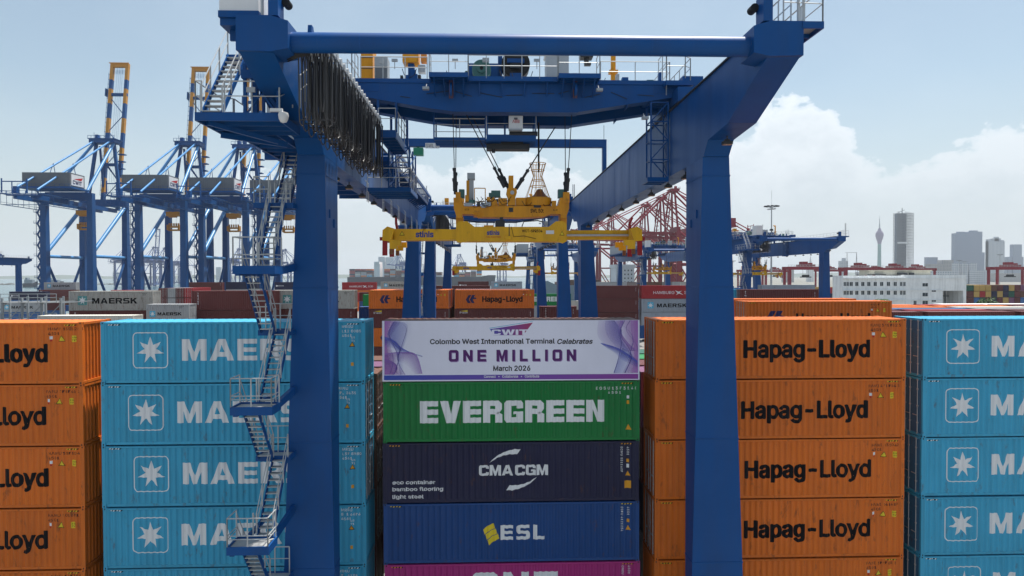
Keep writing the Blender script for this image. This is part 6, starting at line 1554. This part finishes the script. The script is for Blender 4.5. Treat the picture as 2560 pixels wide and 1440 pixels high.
def block(name, lab, Y, parts, mat, cat='building', name2='high_rise', group=None):
    """parts: list of (px0, px1, py_top, depth, part name)"""
    t = None
    for px0, px1, pt, dep, nm in parts:
        x0 = P(px0, 690, Y)[0]; x1 = P(px1, 690, Y)[0]; z = P((px0+px1)/2, pt, Y)[1]
        if t is None: t = thing(name2, lab, cat, ((x0+x1)/2, Y, 0), group)
        m = MB(); m.box(x0, x1, Y+(0 if nm == 'tower' else 3), Y+dep*.42, 0, z); m.build(nm, mat, t)
    return t
block('a', 'broad twin-topped grey office tower between the lattice tower and the pale tower', 2250, [(2386, 2422, 583, 40, 'tower'), (2422, 2455, 579, 50, 'tower'), (2395, 2413, 579, 30, 'penthouse'), (2427, 2445, 576, 30, 'penthouse'), (2455, 2463, 631, 30, 'wing')], F1)
block('b', 'pale stepped high-rise with a small crown, right of the twin-topped tower', 2150, [(2472, 2511, 603, 40, 'tower'), (2480, 2503, 596, 30, 'crown'), (2487, 2498, 592, 20, 'crown'), (2472, 2481, 598, 36, 'corner'), (2502, 2511, 600, 36, 'corner')], F2)
block('c', 'slim hazy tower beyond the pale stepped high-rise', 2500, [(2532, 2554, 611, 40, 'tower'), (2522, 2560, 642, 60, 'podium')], F1)
block('d', 'small hazy block with roof left of the twin-topped tower', 2300, [(2318, 2344, 643, 40, 'tower'), (2344, 2347, 650, 40, 'wing')], F1)
block('e', 'wide low office block in front of the twin-topped tower', 1500, [(2327, 2360, 660, 50, 'tower'), (2358, 2386, 650, 50, 'wing'), (2386, 2440, 667, 50, 'podium')], F3)
block('f', 'white slab offices standing before the twin-topped tower', 1300, [(2390, 2400, 657, 30, 'tower'), (2406, 2420, 659, 30, 'tower'), (2424, 2442, 658, 30, 'tower')], F2)
block('g', 'low pale apartment row beyond the white port building', 1200, [(2330, 2392, 678, 40, 'tower'), (2440, 2470, 676, 40, 'wing')], F2)
block('h', 'pale blue block with a site crane right of the far blue leg', 1700, [(2104, 2120, 652, 40, 'tower'), (2108, 2116, 645, 20, 'penthouse')], F2)
block('i', 'low hazy row of houses behind the red gantries', 1900, [(1960, 1985, 672, 40, 'tower'), (2380, 2560, 683, 60, 'podium'), (2150, 2330, 680, 60, 'podium')], F3)
block('j', 'cluster of hazy white high-rises behind the long ship', 3600, [(946, 962, 642, 60, 'tower'), (964, 984, 643, 60, 'tower'), (986, 998, 640, 60, 'tower'), (998, 1012, 652, 60, 'tower')], F2)
for k, (a, b, t_) in enumerate(((282, 296, 680), (410, 428, 674), (444, 456, 672), (468, 474, 678), (512, 522, 664), (540, 552, 668), (556, 566, 676), (640, 655, 672), (660, 690, 680), (770, 800, 682))):
    block('k', 'faint hazy block on the skyline beyond the distant blue cranes', 3300+k*40, [(a, b, t_, 60, 'tower')], F2, group='faint skyline blocks beyond the blue cranes')
# needle shaped tower with a bulb
Yl = 3770.; lx = P(2198, 690, Yl)[0]; lt = thing('observation_tower', 'slender hazy tower with a flower bud shaped head and needle spire', 'tower', (lx, Yl, 0)); kz = lambda y: P(2198, y, Yl)[1]
STEM = paint('tower_stem_green', (.10, .26, .24), .5, .1, streak=.05); BUD = paint('tower_bud_violet', (.16, .12, .22), .5, .15, streak=.05)
m = MB(); m.lathe([(10.5, 0), (10, kz(660)), (9, kz(625)), (9, kz(605))], 20, (lx, Yl, 0)); m.build('stem', STEM, lt)
m = MB(); m.lathe([(9, kz(610)), (11, kz(604)), (17, kz(597)), (20.5, kz(590)), (20, kz(584)), (16, kz(580)), (10, kz(577)), (8, kz(573)), (4, kz(570))], 24, (lx, Yl, 0)); m.build('bud', BUD, lt)
m = MB(); m.lathe([(4, kz(571)), (3.4, kz(560)), (2.2, kz(559)), (1.8, kz(548)), (.9, kz(547)), (.7, kz(540))], 10, (lx, Yl, 0)); m.build('spire', GREYBOX, lt)
# tower under construction: slabs on columns round a core
Yc_ = 1480.; x0 = P(2241, 690, Yc_)[0]; x1 = P(2284, 690, Yc_)[0]; zt2 = P(2260, 534, Yc_)[1]
ct = thing('unfinished_tower', 'tall unfinished tower of bare floor slabs with open right side', 'tower', ((x0+x1)/2, Yc_, 0)); CONC = paint('raw_concrete', (.30, .31, .33), .8, .3, streak=.1)
m = MB(); n = 44
for i in range(n): z = 8+(zt2-8)*i/(n-1); m.box(x0, x1, Yc_, Yc_+14, z, z+.45)
m.build('floor_slab', CONC, ct).__setitem__('kind', 'stuff')
m = MB()
for i in range(15):
    x = x0+.5+(x1-x0-1)*i/14
    m.box(x-.35, x+.35, Yc_+.3, Yc_+1, 0, zt2+rd.uniform(1, 6)); m.box(x-.35, x+.35, Yc_+13, Yc_+13.6, 0, zt2+2)
m.build('column', CONC, ct).__setitem__('kind', 'stuff')
m = MB(); xm = x0+(x1-x0)*.62; m.box(x0+2, xm, Yc_+3, Yc_+11, 0, zt2+1); m.build('core', F1, ct)
m = MB(); m.box(x0+1.5, xm, Yc_-.15, Yc_, zt2*.575, zt2*.6); m.build('tarpaulin', WHITE, ct)
m = MB(); xr = (x0+x1)/2-3; m.box(xr-.6, xr+.6, Yc_+7, Yc_+8.2, zt2, zt2+13); m.beam((xr-10, Yc_+7.6, zt2+3), (xr+6, Yc_+7.6, zt2+9), 1, 1); m.build('site_crane', CONC, ct)
x, z = P(2118, 631, 1650); xe, _ = P(2141, 631, 1650); m = MB(); m.box(x-.5, x+.5, 1650, 1651, 0, z); m.box(x-4, xe, 1650, 1651, z-.8, z); m.beam((xe+.5, 1650, z), (xe-1.5, 1650, z-55), .8); m.beam((xe+.5, 1650, z), (xe+3, 1650, z-55), .8)
tag(m.build('site_crane', CONC), 'thin hazy construction crane right of the far blue crane leg', 'crane')
x = P(2026, 690, 2100)[0]; t = thing('church_spire', 'small pale pointed spire above the red yard gantries', 'spire', (x, 2100, 0)); m = MB(); m.lathe([(5, 0), (5, P(0, 664, 2100)[1]), (3, P(0, 655, 2100)[1]), (.3, P(0, 640, 2100)[1])], 8, (x, 2100, 0), False); m.build('steeple', WHITE, t); m = MB(); m.box(x-9, x+9, 2096, 2110, 0, P(0, 672, 2100)[1]); m.build('nave', WHITE, t)
# hills behind the town
# ------------------------------------------------------------------ harbour haze
m = MB(); m.box(-12000, 12000, -420, 12000, -7, 385)
hz = bpy.data.materials.new('harbour_haze'); hz.use_nodes = True; t = hz.node_tree; t.nodes.clear()
ho = t.nodes.new('ShaderNodeOutputMaterial'); pv = t.nodes.new('ShaderNodeVolumePrincipled')
pv.inputs['Color'].default_value = (.84, .92, 1, 1); pv.inputs['Density'].default_value = 8.5e-5; pv.inputs['Anisotropy'].default_value = .1
t.links.new(pv.outputs[0], ho.inputs['Volume']); tag(m.build('haze', hz), kind='stuff')
